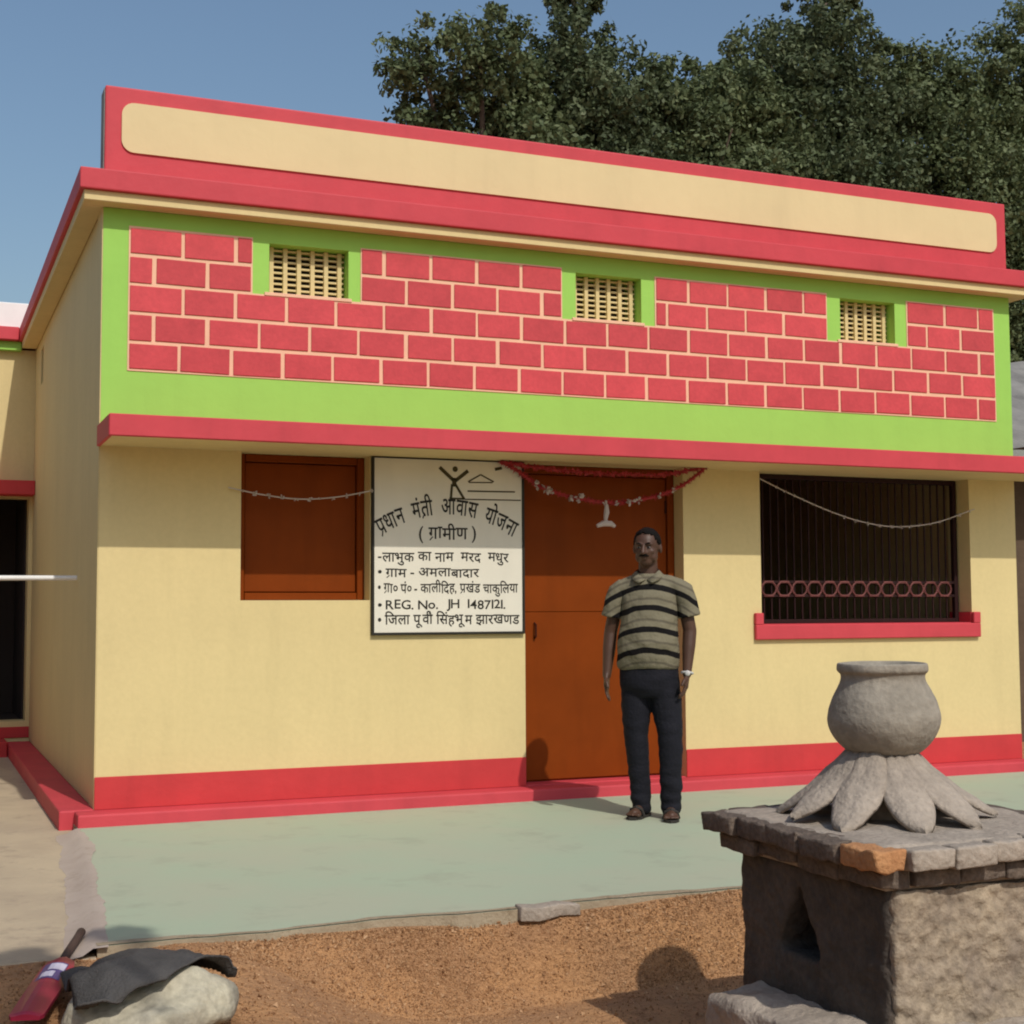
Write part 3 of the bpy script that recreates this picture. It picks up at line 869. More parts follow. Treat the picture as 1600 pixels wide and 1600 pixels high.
# cap: two corbelled courses of bricks round a cement core
core = box('cap_core', AX - 0.02, AX + 0.86, AY - 0.02, AY + 0.86, 0.365, 0.488, M['petal'], None, 0.01); par(core, AL)
rb = random.Random(11)
def cap_course(z0, z1, out, gap, mats):
    x0, x1, y0, y1 = AX - out, AX + 0.84 + out, AY - out, AY + 0.84 + out
    L, wd = 0.205, 0.105
    for side in range(4):
        n = int(round(((x1 - x0) if side % 2 else (y1 - y0)) / (L + gap)))
        tot = (x1 - x0) if side % 2 else (y1 - y0)
        if side % 2: tot -= 2 * wd + 2 * gap
        st = tot / n
        for k in range(n):
            bm = bmesh.new(); j = rb.uniform(-.018, .012); gap = rb.uniform(.002, .012) if side == 0 else .001
            add_box(bm, -st / 2 + gap / 2, st / 2 - gap / 2, -wd / 2, wd / 2, -(z1 - z0) / 2, (z1 - z0) / 2, 0.008, 2)
            bmesh.ops.subdivide_edges(bm, edges=[e for e in bm.edges if e.calc_length() > .05], cuts=4, use_grid_fill=True)
            sd = rb.uniform(0, 90)
            for v in bm.verts:
                v.co += Vector((0, noise.noise(v.co * 22 + Vector((sd, 0, 0))), noise.noise(v.co * 22 + Vector((0, sd, 0))))) * (0.012 if side == 0 else 0.006)
            u = -tot / 2 + st * (k + .5)
            cx, cy = (x0 + x1) / 2, (y0 + y1) / 2
            if side == 0: loc = (x0 + wd / 2 + j, cy + u); rz = pi / 2
            elif side == 2: loc = (x1 - wd / 2 + j, cy + u); rz = pi / 2
            elif side == 1: loc = (cx + u, y0 + wd / 2 + j); rz = 0
            else: loc = (cx + u, y1 - wd / 2 + j); rz = 0
            mm = M['petal'] if (side == 1 and z0 > .4) else mats
            o = bm_obj('brick', bm, mm, None, True, (loc[0], loc[1], (z0 + z1) / 2 + rb.uniform(-.004, .004)), (rb.uniform(-.03, .03), rb.uniform(-.02, .02), rz + rb.uniform(-.03, .03)))
            par(o, AL)
            if z0 > .4 and side == 0 and k == 0:
                o.data.materials[0] = M['newbrick']
cap_course(0.374, 0.428, 0.042, 0.012, M['oldbrick'])
cap_course(0.434, 0.498, 0.092, 0.010, M['oldbrick'])
# cement smear on top
bm = bmesh.new()
NN = 44
cxx, cyy = AX + 0.42, AY + 0.42
gr = []
for j in range(NN + 1):
    row = []
    for i in range(NN + 1):
        x = -0.47 + 0.94 * i / NN; y = -0.47 + 0.94 * j / NN
        d = max(abs(x), abs(y))
        z = 0.500 + 0.018 * max(0, 1 - d / .47) + noise.noise(Vector((x * 9, y * 9, 2))) * 0.007
        e = 1 + noise.noise(Vector((x * 5, y * 5, 6))) * 0.03 * (d / .47)
        row.append(bm.verts.new((cxx + x * e, cyy + y * e, z if d < .455 else 0.47)))
    gr.append(row)
for j in range(NN):
    for i in range(NN): bm.faces.new((gr[j][i], gr[j][i + 1], gr[j + 1][i + 1], gr[j + 1][i]))
par(bm_obj('cap_top', bm, M['petal'], None, True), AL)
# lotus petals
PX, PY = 2.10, -4.65
def petal():
    bm = bmesh.new(); nu, nv = 12, 10; g1 = []; g2 = []
    for layer, g_ in ((0, g1), (1, g2)):
        for i in range(nu + 1):
            t = i / nu
            rad = 0.10 + 0.285 * t
            zz = 0.205 * (1 - t) ** 1.15 + 0.016
            wd = 0.083 * ((0.62 + 0.38 * sin(t / .42 * pi / 2)) if t < .42 else max(0.0, cos((t - .42) / .58 * pi / 2)) ** 0.60) + 0.002
            row = []
            for j in range(nv + 1):
                s = -1 + 2 * j / nv
                cup = (1 - s * s) * 0.034 * (1 - t * .65) - (0.010 * math.exp(-(s / .14) ** 2)) * (1 - t * .6)
                row.append(bm.verts.new((rad + 0.006 * (1 - s * s), s * wd, zz + cup - layer * (0.022 - 0.010 * t))))
            g_.append(row)
    for i in range(nu):
        for j in range(nv):
            bm.faces.new((g1[i][j], g1[i + 1][j], g1[i + 1][j + 1], g1[i][j + 1]))
            bm.faces.new((g2[i][j], g2[i][j + 1], g2[i + 1][j + 1], g2[i + 1][j]))
    for i in range(nu):
        bm.faces.new((g1[i][0], g2[i][0], g2[i + 1][0], g1[i + 1][0])); bm.faces.new((g1[i][nv], g1[i + 1][nv], g2[i + 1][nv], g2[i][nv]))
    for j in range(nv):
        bm.faces.new((g1[0][j], g1[0][j + 1], g2[0][j + 1], g2[0][j])); bm.faces.new((g1[nu][j], g2[nu][j], g2[nu][j + 1], g1[nu][j + 1]))
    return bm
NP = 10
for k in range(NP):
    bm = petal(); sd = rb.uniform(0, 50)
    for v in bm.verts: v.co += Vector((noise.noise(v.co * 14 + Vector((sd, 0, 0))), noise.noise(v.co * 14 + Vector((0, sd, 0))), noise.noise(v.co * 14 + Vector((0, 0, sd))))) * 0.006
    a = radians(-112) + 2 * pi * k / NP + rb.uniform(-.05, .05)
    o = bm_obj('petal', bm, M['petal'], None, True, (PX, PY, 0.497), (rb.uniform(-.03, .03), rb.uniform(-.04, .04), a)); o.scale = (rb.uniform(.93, 1.04), rb.uniform(.9, 1.06), rb.uniform(.92, 1.05)); par(o, AL)
bm = bmesh.new(); lathe(bm, [(0.17, -0.02), (0.13, 0.06), (0.105, 0.15), (0.10, 0.205)], 24, (PX, PY, 0.5)); par(bm_obj('petal_core', bm, M['petal'], None, True), AL)
# pot
bm = bmesh.new()
prof = [(0.055, 0.0), (0.10, 0.012), (0.145, 0.045), (0.176, 0.085), (0.190, 0.125), (0.189, 0.16), (0.176, 0.205), (0.158, 0.243), (0.146, 0.268), (0.143, 0.283), (0.145, 0.294), (0.151, 0.300), (0.155, 0.308), (0.154, 0.326), (0.148, 0.331), (0.140, 0.326), (0.128, 0.300), (0.122, 0.28), (0.15, 0.22), (0.16, 0.15), (0.12, 0.06), (0.02, 0.03)]
sm = []
for i in range(len(prof) - 1):
    p0, p1, p2, p3 = [Vector(prof[max(0, min(len(prof) - 1, i + d))]) for d in (-1, 0, 1, 2)]
    for q in range(4):
        t = q / 4
        v = 0.5 * (2 * p1 + (p2 - p0) * t + (2 * p0 - 5 * p1 + 4 * p2 - p3) * t * t + (3 * p1 - p0 - 3 * p2 + p3) * t ** 3)
        sm.append((v.x, v.y))
sm.append(prof[-1])
lathe(bm, sm, 72)
for v in bm.verts:
    v.co += Vector((v.co.x, v.co.y, 0)).normalized() * (noise.noise(v.co * 6) * 0.0035 + noise.noise(Vector((v.co.x * 3, v.co.y * 3, v.co.z * 40))) * 0.0012) if v.co.xy.length > .03 else Vector()
    v.co.z += noise.noise(v.co * 6 + Vector((3, 3, 3))) * 0.003
pot = bm_obj('clay_pot', bm, M['clay'], None, True, (PX, PY, 0.700), (0, radians(-1.0), 0.4))
tag(pot, 'round grey clay pot with flared rim standing on the lotus petals', 'pot')

# ------------------------------------------------------------------ trees
def leaf_mat(name, c1, c2, c3):
    m = bpy.data.materials.new(name); m.use_nodes = True
    nt = m.node_tree; b = nt.nodes['Principled BSDF']
    b.inputs['Roughness'].default_value = 0.6; b.inputs['Specular IOR Level'].default_value = 0.25
    at = nt.nodes.new('ShaderNodeAttribute'); at.attribute_name = 'leaf'
    r = nt.nodes.new('ShaderNodeValToRGB'); e = r.color_ramp.elements
    e[0].position = 0; e[0].color = (*c1, 1); e[1].position = 1; e[1].color = (*c3, 1)
    e2 = e.new(0.5); e2.color = (*c2, 1)
    nt.links.new(at.outputs['Fac'], r.inputs['Fac']); nt.links.new(r.outputs[0], b.inputs['Base Color'])
    tr = nt.nodes.new('ShaderNodeBsdfTranslucent'); nt.links.new(r.outputs[0], tr.inputs['Color'])
    mx = nt.nodes.new('ShaderNodeMixShader'); mx.inputs[0].default_value = 0.30
    out = nt.nodes['Material Output']
    nt.links.new(b.outputs[0], mx.inputs[1]); nt.links.new(tr.outputs[0], mx.inputs[2]); nt.links.new(mx.outputs[0], out.inputs['Surface'])
    return m
M['leafA'] = leaf_mat('dull_green_leaf', (0.060, 0.084, 0.036), (0.118, 0.150, 0.066), (0.200, 0.235, 0.115))
M['leafB'] = leaf_mat('dark_green_leaf', (0.048, 0.068, 0.032), (0.094, 0.122, 0.058), (0.165, 0.195, 0.100))
M['bark'] = mat('grey_brown_bark', (0.13, 0.10, 0.075), 0.95, 0.3, 6, 0.6, 20)

def make_tree(name, base, clumps, label, lm, leaf=0.115, per=4600, seed=1, trunk_r=0.22, group=None, tmin=6, limb=1.0):
    """clumps: list of (offset from base, radius). leaves fill each clump, denser near its skin"""
    rnd = random.Random(seed)
    root = empty(name, base)
    tag(root, label, 'tree', group)
    V, F, A = [], [], []
    for (c, r) in clumps:
        c = Vector(c)
        # sub-tufts make the outline uneven
        tufts = []
        for k in range(max(tmin, int(per * (r ** 2) / 60))):
            d = Vector((rnd.gauss(0, 1), rnd.gauss(0, 1), rnd.gauss(0, 1) * .9)).normalized()
            tufts.append((c + d * r * (rnd.random() ** 0.45), r * rnd.uniform(.16, .34), rnd.uniform(.25, .75)))
        for tc, tr_, tone in tufts:
            for k in range(60):
                d = Vector((rnd.gauss(0, 1), rnd.gauss(0, 1), rnd.gauss(0, 1))).normalized()
                p = tc + d * tr_ * (rnd.random() ** .5)
                nrm = (d + Vector((rnd.gauss(0, .6), rnd.gauss(0, .6), rnd.gauss(0, .6) + .3))).normalized()
                s = nrm.cross(Vector((rnd.gauss(0, 1), rnd.gauss(0, 1), rnd.gauss(0, 1)))).normalized(); q = nrm.cross(s)
                L = leaf * rnd.uniform(.6, 1.25); w = L * .30
                i0 = len(V)
                V += [p - s * L * .5, p + q * w, p + s * L * .5, p - q * w]
                F.append((i0, i0 + 1, i0 + 2, i0 + 3))
                A.append(min(1, max(0, tone + rnd.gauss(0, .16))))
    o = mesh_obj('crown', V, F, lm, root)
    at = o.data.attributes.new('leaf', 'FLOAT', 'FACE')
    at.data.foreach_set('value', A)
    bm = bmesh.new()
    mean = sum((Vector(c) for c, r in clumps), Vector()) / len(clumps)
    low = min(c[2] - r * .3 for c, r in clumps)
    fork = Vector((mean.x * .3, mean.y * .3, max(1.2, low * .6)))
    add_tube(bm, [(0, 0, -.5), (mean.x * .08, mean.y * .08, fork.z * .45), fork], [trunk_r * 1.25, trunk_r, trunk_r * .8], 10)
    for (c, r) in clumps:
        c = Vector(c); midp = fork.lerp(c, .5) + Vector((rnd.gauss(0, .15), rnd.gauss(0, .15), .2))
        add_tube(bm, [fork - Vector((0, 0, .1)), midp, c, c + Vector((rnd.gauss(0, .4), rnd.gauss(0, .4), .7)) * r * .6], [trunk_r * .55 * limb, trunk_r * .33 * limb, trunk_r * .16 * limb, 0.012 * limb], 7)
    bm_obj('trunk', bm, M['bark'], root, True)
    return root

def tree_at(name, bx, by, spec, label, lm, seed, **kw):
    """spec: clumps in world x,y,z,r"""
    return make_tree(name, (bx, by, GZ), [((x - bx, y - by, z - GZ), r) for x, y, z, r in spec], label, lm, seed=seed, group='trees behind the house', **kw)

tree_at('tree', 8.0, 13.0, [(6.55, 13, 10.15, .75), (7.4, 12.6, 10.3, .95), (6.9, 13.2, 9.1, .8), (7.9, 13.2, 9.3, 1.1), (7.0, 12.8, 8.2, .8), (8.2, 12.6, 8.3, 1.1), (8.4, 13.4, 10.0, .8)],
        'leftmost leafy tree behind the roof with a feathery open edge against sky', M['leafA'], 3)
tree_at('tree', 10.2, 13.6, [(9.5, 13.4, 11.2, .75), (9.2, 13.2, 10.2, 1.0), (10.1, 13.4, 10.2, 1.1), (9.7, 13.0, 9.2, 1.3), (10.7, 13.6, 9.4, 1.1), (10.3, 13, 8.2, 1.2), (9.4, 13, 8.0, 1.0), (9.6, 13.6, 12.0, .55)],
        'tree with the narrow topmost tuft behind the middle of the roof', M['leafB'], 5)
tree_at('tree', 12.4, 13.2, [(11.6, 13.2, 10.0, 1.0), (12.5, 13.2, 10.3, .95), (12.0, 12.8, 9.0, 1.2), (13.0, 13.2, 9.4, 1.1), (12.2, 13, 8.0, 1.3), (13.2, 13, 8.2, 1.1), (11.2, 13, 8.6, 1.0), (12.1, 13.4, 10.9, .55), (11.2, 13.4, 10.6, .75), (13.0, 13.5, 10.6, .8)],
        'lower rounded tree behind the roof between the taller ones', M['leafA'], 8)
tree_at('tree', 14.8, 14.0, [(14.0, 14, 11.4, 1.1), (15.2, 14, 11.9, 1.2), (14.6, 13.6, 10.3, 1.4), (15.9, 13.8, 10.6, 1.2), (14.0, 13.6, 9.2, 1.3), (15.2, 13.4, 8.9, 1.4), (13.6, 13.6, 10.3, .9), (15.3, 14.2, 13.1, .8), (16.3, 14, 9.4, 1.2), (14.8, 13.6, 7.7, 1.4)],
        'tallest dense dark tree right of the gap of sky', M['leafB'], 11)
tree_at('tree', 18.2, 13.6, [(17.2, 13.6, 11.2, 1.1), (16.7, 13.6, 11.6, .8), (18.4, 13.6, 11.4, 1.2), (17.6, 13.2, 9.8, 1.4), (19.2, 13.4, 10.2, 1.4), (18.0, 13, 8.4, 1.4), (19.6, 13.2, 12.4, 1.1), (17.2, 13.2, 8.2, 1.2), (19.6, 13, 8.4, 1.4), (18.6, 13, 7.0, 1.4), (20.4, 13.4, 11.2, 1.4), (20.4, 13, 9, 1.4), (19.0, 12.8, 5.8, 1.3), (17.4, 12.9, 6.4, 1.2)],
        'rightmost dense tree above the right end of the parapet', M['leafA'], 14)

# ------------------------------------------------------------------ neighbouring hut on the right
NH = empty('neighbour_hut', (9.6, 3.0, 0))
tag(NH, 'brown mud hut with grey tin roof just past the right wall', 'hut')
M['mud'] = mat('brown_mud', (0.11, 0.075, 0.05), 0.95, 0.25, 3, 0.5, 20)
M['tin'] = mat('grey_weathered_tin', (0.23, 0.22, 0.20), 0.7, 0.3, 2.5, 0.3, 20, stain=0.3)
box('wall', -2.2, 3, -1.1, 3, -0.1, 2.45, M['mud'], NH, 0.01)
bm = bmesh.new()
n = 60
prev = None
for i in range(n + 1):
    x = -2.35 + 5.6 * i / n; zz = 0.018 * sin(i * pi / 1.5)
    a = bm.verts.new((x, -1.75, 2.66 + zz)); b_ = bm.verts.new((x, 1.0, 4.05 + zz)); c_ = bm.verts.new((x, 3.7, 2.66 + zz))
    if prev: bm.faces.new((prev[0], a, b_, prev[1])); bm.faces.new((prev[1], b_, c_, prev[2]))
    prev = (a, b_, c_)
bm_obj('roof', bm, M['tin'], NH)
box('eave_board', -2.3, 3.2, -1.74, -1.70, 2.54, 2.645, M['raw'], NH, 0.004)

# unseen mud house, added to cut skylight on the side wall and altar
NL = empty('light_blocker_house', (-6.2, -1.0, 0))
tag(NL, 'unseen brown mud house added on the left to block light', 'house')
box('wall', -2.0, 2.0, -7.5, 5.2, -0.1, 2.7, M['mud'], NL, 0.02)
bm = bmesh.new()
for sg in (-1, 1):
    add_box(bm, -1.35, 1.35, -7.9, 5.6, -0.03, 0.03, 0, 1, Matrix.Translation((sg * 1.22, 0, 3.1)) @ Matrix.Rotation(sg * radians(24), 4, 'Y'))
bm_obj('roof', bm, M['tin'], NL)

# ------------------------------------------------------------------ cricket bat
M['batred'] = mat('crimson_bat_paint', (0.33, 0.022, 0.055), 0.4, 0.15, 8)
M['lilac'] = mat('white_lilac_sticker', (0.62, 0.58, 0.70), 0.4, 0.08, 20)
M['violet'] = mat('violet_sticker', (0.10, 0.07, 0.24), 0.4, 0.1, 20)
M['grip'] = mat('dark_brown_grip', (0.075, 0.045, 0.035), 0.7, 0.2, 40)
pA, pB = Vector((-0.655, -3.92, -0.055)), Vector((-0.385, -2.98, 0.0))
dirv = (pB - pA); Lb = dirv.length
BT = empty('cricket_bat', pA)
BT.rotation_euler = (dirv.to_track_quat('Y', 'Z')).to_euler()
tag(BT, 'red cricket bat with white violet stickers lying in the shaded corner', 'bat')
bm = bmesh.new()
prof = [(0.0, .044, .012), (.02, .054, .016), (.30, .056, .024), (.52, .055, .02), (.585, .045, .017), (.62, .02, .014)]
rings = []
for y, w, h in prof:
    rings.append([bm.verts.new((x, y, z)) for x, z in ((-w, -.006), (w, -.006), (w, .006), (w * .35, h), (0, h * 1.12), (-w * .35, h), (-w, .006))])
for a, b_ in zip(rings, rings[1:]):
    for k in range(7): bm.faces.new((a[k], a[(k + 1) % 7], b_[(k + 1) % 7], b_[k]))
bm.faces.new(rings[0][::-1]); bm.faces.new(rings[-1])
bm_obj('blade', bm, M['batred'], BT)
bm = bmesh.new()
add_tube(bm, [(0, .60, .004), (0, .70, .004), (0, .90, .004), (0, Lb - .01, .004), (0, Lb, .004)], [.014, .0155, .0155, .017, .012], 12)
bm_obj('handle', bm, M['grip'], BT, True)
def sticker(name, y0, y1, x0, x1, m, lift):
    def zt(x, y):
        hh = .024 if y < .32 else .024 - .004 * (y - .3) / .22
        w = .055
        x = abs(x)
        if x < w * .35: z = hh * 1.12 - (hh * .12) * x / (w * .35)
        else: z = hh + (.006 - hh) * (x - w * .35) / (w * .65)
        return z + lift
    xs = sorted({x0, x1} | {v for v in (-.055 * .35, 0, .055 * .35) if x0 < v < x1})
    vs = []; fs = []
    for x in xs: vs += [(x, y0, zt(x, y0)), (x, y1, zt(x, y1))]
    for i in range(len(xs) - 1): fs.append((2 * i, 2 * i + 2, 2 * i + 3, 2 * i + 1))
    mesh_obj(name, vs, fs, m, BT)
sticker('sticker', .33, .52, -.042, .038, M['violet'], .0015)
sticker('sticker', .43, .505, -.018, .036, M['lilac'], .003)
sticker('sticker', .345, .41, -.03, .014, M['lilac'], .003)

# ------------------------------------------------------------------ pale boulder with dark rag
M['paleston'] = mat('pale_cream_stone', (0.52, 0.47, 0.34), 0.9, 0.2, 7, 0.7, 22, col2=(0.33, 0.30, 0.235), fine=0.2, fscale=40)
M['rag'] = mat('dark_grey_cloth', (0.075, 0.070, 0.066), 0.95, 0.3, 7, 0.5, 90)
SC0 = Vector((-0.265, -3.93, -0.05))
bm = bmesh.new(); add_sphere(bm, (0, 0, 0), 1.0, (.262, .25, .115), 48, 28)
st = bm_obj('boulder', bm, M['paleston'], None, True, SC0); rough_up(st, 0.06, 5, 2.0, 0.014, 18)
tag(st, 'pale cream rounded stone under the dark grey rag at the bottom left', 'stone')
bm = bmesh.new(); NU, NV = 46, 34; gr = []
for j in range(NV + 1):
    row = []
    for i in range(NU + 1):
        u, v = i / NU, j / NV
        x = -0.255 + 0.545 * u
        y0 = -0.215 - 0.03 * sin(u * 8.0 + .3) + 0.30 * max(0, u - .5) / .5
        y = y0 + (0.34 - y0 - 0.10 * u) * v
        q = 1 - (x / .275) ** 2 - (y / .27) ** 2
        z = 0.118 * sqrt(max(q, 0)) if q > 0 else -0.03 * min(1, -q)
        z = max(z, -0.01 + 0.02 * sin(u * 9))
        z += 0.030 + 0.022 * noise.noise(Vector((x * 7, y * 7, 1))) + 0.009 * noise.noise(Vector((x * 17, y * 11, 5))) + 0.003 * noise.noise(Vector((x * 45, y * 30, 7)))
        z += 0.035 * math.exp(-((v) / .10) ** 2) * (0.4 + 0.6 * sin(u * 7 + 1))     # lifted front hem
        row.append(bm.verts.new((x, y, z)))
    gr.append(row)
for j in range(NV):
    for i in range(NU): bm.faces.new((gr[j][i], gr[j][i + 1], gr[j + 1][i + 1], gr[j + 1][i]))
rag = bm_obj('rag', bm, M['rag'], None, True, SC0 + Vector((0, 0.02, 0.012)))
so = rag.modifiers.new('t', 'SOLIDIFY'); so.thickness = 0.008
apply_mods(rag)
tag(rag, 'crumpled dark grey rag draped over the pale stone', 'rag')

# loose pieces by the terrace edge
def lump(name, loc, size, m, label, cat, seed):
    bm = bmesh.new(); add_box(bm, -size[0], size[0], -size[1], size[1], -size[2], size[2], min(size) * .4, 2)
    bmesh.ops.subdivide_edges(bm, edges=bm.edges[:], cuts=2, use_grid_fill=True)
    for v in bm.verts:
        v.co += Vector((noise.noise(v.co * 9 + Vector((seed, 0, 0))), noise.noise(v.co * 9 + Vector((0, seed, 0))), noise.noise(v.co * 9 + Vector((0, 0, seed))))) * min(size) * .5
    o = bm_obj(name, bm, m, None, True, loc, (0, 0, seed)); tag(o, label, cat); return o
lump('concrete_chunk', (1.44, -3.262, -0.016), (.14, .035, .028), M['petal'], 'pale broken concrete chunk at the middle of the terrace edge', 'rubble', .05)

# ------------------------------------------------------------------ husk and gravel scattered on the soil
rnd = random.Random(21)
V, F, A = [], [], []
def soil_z(x, y):
    e = max(0, min(1, (-3.05 - y) * 5.0))
    return GZ + base_h(y, x) + (soil_h(x, y) - base_h(y, x)) * e
for k in range(115000):
    x = rnd.uniform(-1.4, 4.2); y = -3.27 - (0.12 * rnd.random() if k % 2 else 2.0 * rnd.random() ** 1.2)
    if k % 2 and x < 0.1: continue
    dens = noise.noise(Vector((x * 1.8, y * 1.8, 30))) * .5 + .6
    if rnd.random() > dens: continue
    s = rnd.uniform(.0025, .0062) * (2.0 if rnd.random() < .03 else 1)
    c = Vector((x, y, soil_z(x, y) + s * .4)); rr = Euler((rnd.uniform(0, 6), rnd.uniform(0, 6), rnd.uniform(0, 6))).to_matrix()
    i0 = len(V)
    for q in ((1, 0, -.5), (-.5, .8, -.5), (-.5, -.8, -.5), (0, 0, .8)): V.append(c + rr @ Vector(q) * s)
    F += [(i0, i0 + 2, i0 + 1), (i0, i0 + 1, i0 + 3), (i0 + 1, i0 + 2, i0 + 3), (i0 + 2, i0, i0 + 3)]
    t = rnd.random(); A += [t] * 4
M['chips'] = leaf_mat('husk_and_grit', (0.30, 0.15, 0.07), (0.50, 0.275, 0.13), (0.66, 0.42, 0.23))
gv = mesh_obj('gravel', V, F, M['chips'])
at = gv.data.attributes.new('leaf', 'FLOAT', 'FACE'); at.data.foreach_set('value', A)
tag(gv, 'fine husk and grit strewn over the soil', kind='stuff')

# ------------------------------------------------------------------ the man by the door
M['skin'] = mat('dark_brown_skin', (0.080, 0.040, 0.025), 0.5, 0.12, 12, spec=0.35)
M['hair'] = mat('black_hair', (0.008, 0.007, 0.006), 0.7, 0.3, 60, 0.5, 120, spec=0.08)
M['trouser'] = mat('black_navy_trousers', (0.007, 0.007, 0.012), 0.85, 0.25, 10, 0.3, 60)
M['sandal'] = mat('dark_sandal', (0.030, 0.026, 0.022), 0.7, 0.2, 30)
M['steel'] = mat('steel_watch', (0.55, 0.53, 0.50), 0.3, 0.1, 30)
M['eye'] = mat('eye_white', (0.16, 0.14, 0.125), 0.4, 0.02, 30)
def shirt_mat():
    m = bpy.data.materials.new('striped_khaki_polo'); m.use_nodes = True
    nt = m.node_tree; b = nt.nodes['Principled BSDF']; b.inputs['Roughness'].default_value = 0.9; b.inputs['Specular IOR Level'].default_value = 0.15
    tc = nt.nodes.new('ShaderNodeTexCoord'); sp = nt.nodes.new('ShaderNodeSeparateXYZ'); nt.links.new(tc.outputs['Object'], sp.inputs[0])
    def math_(op, a, bb):
        n = nt.nodes.new('ShaderNodeMath'); n.operation = op
        for i, s in enumerate((a, bb)):
            if isinstance(s, (int, float)): n.inputs[i].default_value = s
            else: nt.links.new(s, n.inputs[i])
        return n.outputs[0]
    ax = math_('ABSOLUTE', sp.outputs['X'], 0)
    x2 = math_('MULTIPLY', math_('MULTIPLY', ax, ax), 1.3)
    nz = nt.nodes.new('ShaderNodeTexNoise'); nz.inputs['Scale'].default_value = 7
    nt.links.new(tc.outputs['Object'], nz.inputs['Vector'])
    wob = math_('MULTIPLY', math_('SUBTRACT', nz.outputs['Fac'], 0.5), 0.03)
    z = math_('ADD', math_('ADD', sp.outputs['Z'], x2), wob)
    ph = math_('FRACT', math_('DIVIDE', math_('SUBTRACT', z, 0.885), 0.1235), 0)
    r = nt.nodes.new('ShaderNodeValToRGB'); r.color_ramp.interpolation = 'LINEAR'
    e = r.color_ramp.elements
    kh, kd, bk = (0.185, 0.165, 0.110, 1), (0.115, 0.10, 0.070, 1), (0.007, 0.006, 0.006, 1)
    stops = [(0, kh), (.20, kh), (.24, kd), (.31, kd), (.35, kh), (.68, kh), (.71, bk), (.95, bk), (.98, kh)]
    e[0].position = 0; e[0].color = stops[0][1]; e[1].position = .98; e[1].color = stops[-1][1]
    for p_, c_ in stops[1:-1]:
        q = e.new(p_); q.color = c_
    nt.links.new(ph, r.inputs['Fac']); nt.links.new(r.outputs[0], b.inputs['Base Color'])
    nb = nt.nodes.new('ShaderNodeTexNoise'); nb.inputs['Scale'].default_value = 14; nb.inputs['Detail'].default_value = 3
    nt.links.new(tc.outputs['Object'], nb.inputs['Vector'])
    bp = nt.nodes.new('ShaderNodeBump'); bp.inputs['Strength'].default_value = 0.6; bp.inputs['Distance'].default_value = 0.03
    nt.links.new(nb.outputs['Fac'], bp.inputs['Height']); nt.links.new(bp.outputs[0], b.inputs['Normal'])
    return m
M['shirt'] = shirt_mat()

P = empty('person', (3.05, -1.18, 0.0), radians(-36))
tag(P, 'man in khaki and black striped polo shirt and dark trousers standing before the door', 'person')

def hand(bm, wrist, knuck, side, curl):
    """palm and five fingers hanging down; side +1 means thumb toward -y/front"""
    w, k = Vector(wrist), Vector(knuck)
    d = (k - w).normalized()
    fwd = Vector((0, -1, 0)); fwd = (fwd - d * fwd.dot(d)).normalized()
    out = d.cross(fwd)
    # palm as several capsules across
    for t in (-1.5, -.5, .5, 1.5):
        add_capsule(bm, w + fwd * t * .009, k + fwd * t * .0185, .017, .0135, 8)
    L = {1.5: (.034, .022, .018), .5: (.039, .025, .02), -.5: (.036, .023, .019), -1.5: (.028, .018, .016)}
    inn = Vector((-side, 0, 0))
    for t, segs in L.items():
        p = k + fwd * t * .0195; dd = d.copy(); r = .0095
        for i, s in enumerate(segs):
            dd = (dd + inn * curl * (.35 + .3 * i)).normalized()
            q = p + dd * s; add_capsule(bm, p, q, r, r * .92, 8); p = q; r *= .92
    p = w + d * .028 + fwd * .024
    q = p + (d * .65 + fwd * .75 + inn * .25).normalized() * .036; add_capsule(bm, p, q, .0125, .0110, 8)
    q2 = q + (d * .95 + fwd * .25 + inn * .3).normalized() * .030; add_capsule(bm, q, q2, .011, .0088, 8)

# body: head, neck, arms, hands, feet in one surface
bm = bmesh.new()
hx, hz = -0.012, 1.592
hr = Euler((radians(4), 0, radians(-6)))
HM = Matrix.Translation((hx, -0.018, hz)) @ hr.to_matrix().to_4x4()
def hp(x, y, z): return HM @ Vector((x, y, z))
add_sphere(bm, hp(0, .010, .028), 1, (.077, .094, .086), 24, 16, hr)
add_sphere(bm, hp(0, -.012, -.02), 1, (.066, .078, .085), 24, 16, hr)
add_sphere(bm, hp(0, -.042, -.075), 1, (.042, .040, .036), 16, 12, hr)       # chin / jaw
for s in (-1, 1):
    add_sphere(bm, hp(.045 * s, -.02, -.052), 1, (.022, .045, .034), 12, 10, hr)   # jaw angle
    add_sphere(bm, hp(.036 * s, -.058, -.020), 1, (.024, .018, .020), 12, 10, hr)   # cheek
    add_sphere(bm, hp(.030 * s, -.080, .026), 1, (.026, .012, .009), 12, 10, hr)    # brow
    add_sphere(bm, hp(.079 * s, .012, -.004), 1, (.010, .020, .031), 12, 10, hr)    # ear
add_capsule(bm, hp(0, -.088, .016), hp(0, -.108, -.024), .0095, .0140, 10)        # nose
for s in (-1, 1): add_sphere(bm, hp(.013 * s, -.094, -.027), .0105, (1, 1, .8), 10, 8, hr)
add_sphere(bm, hp(0, -.084, -.050), 1, (.025, .012, .0065), 12, 8, hr)
add_sphere(bm, hp(0, -.082, -.062), 1, (.022, .012, .0075), 12, 8, hr)
add_capsule(bm, (hx, .012, 1.52), (hx, .018, 1.38), .056, .062, 16)
add_capsule(bm, (-.13, .015, 1.355), (.13, .015, 1.355), .045, .045, 12)
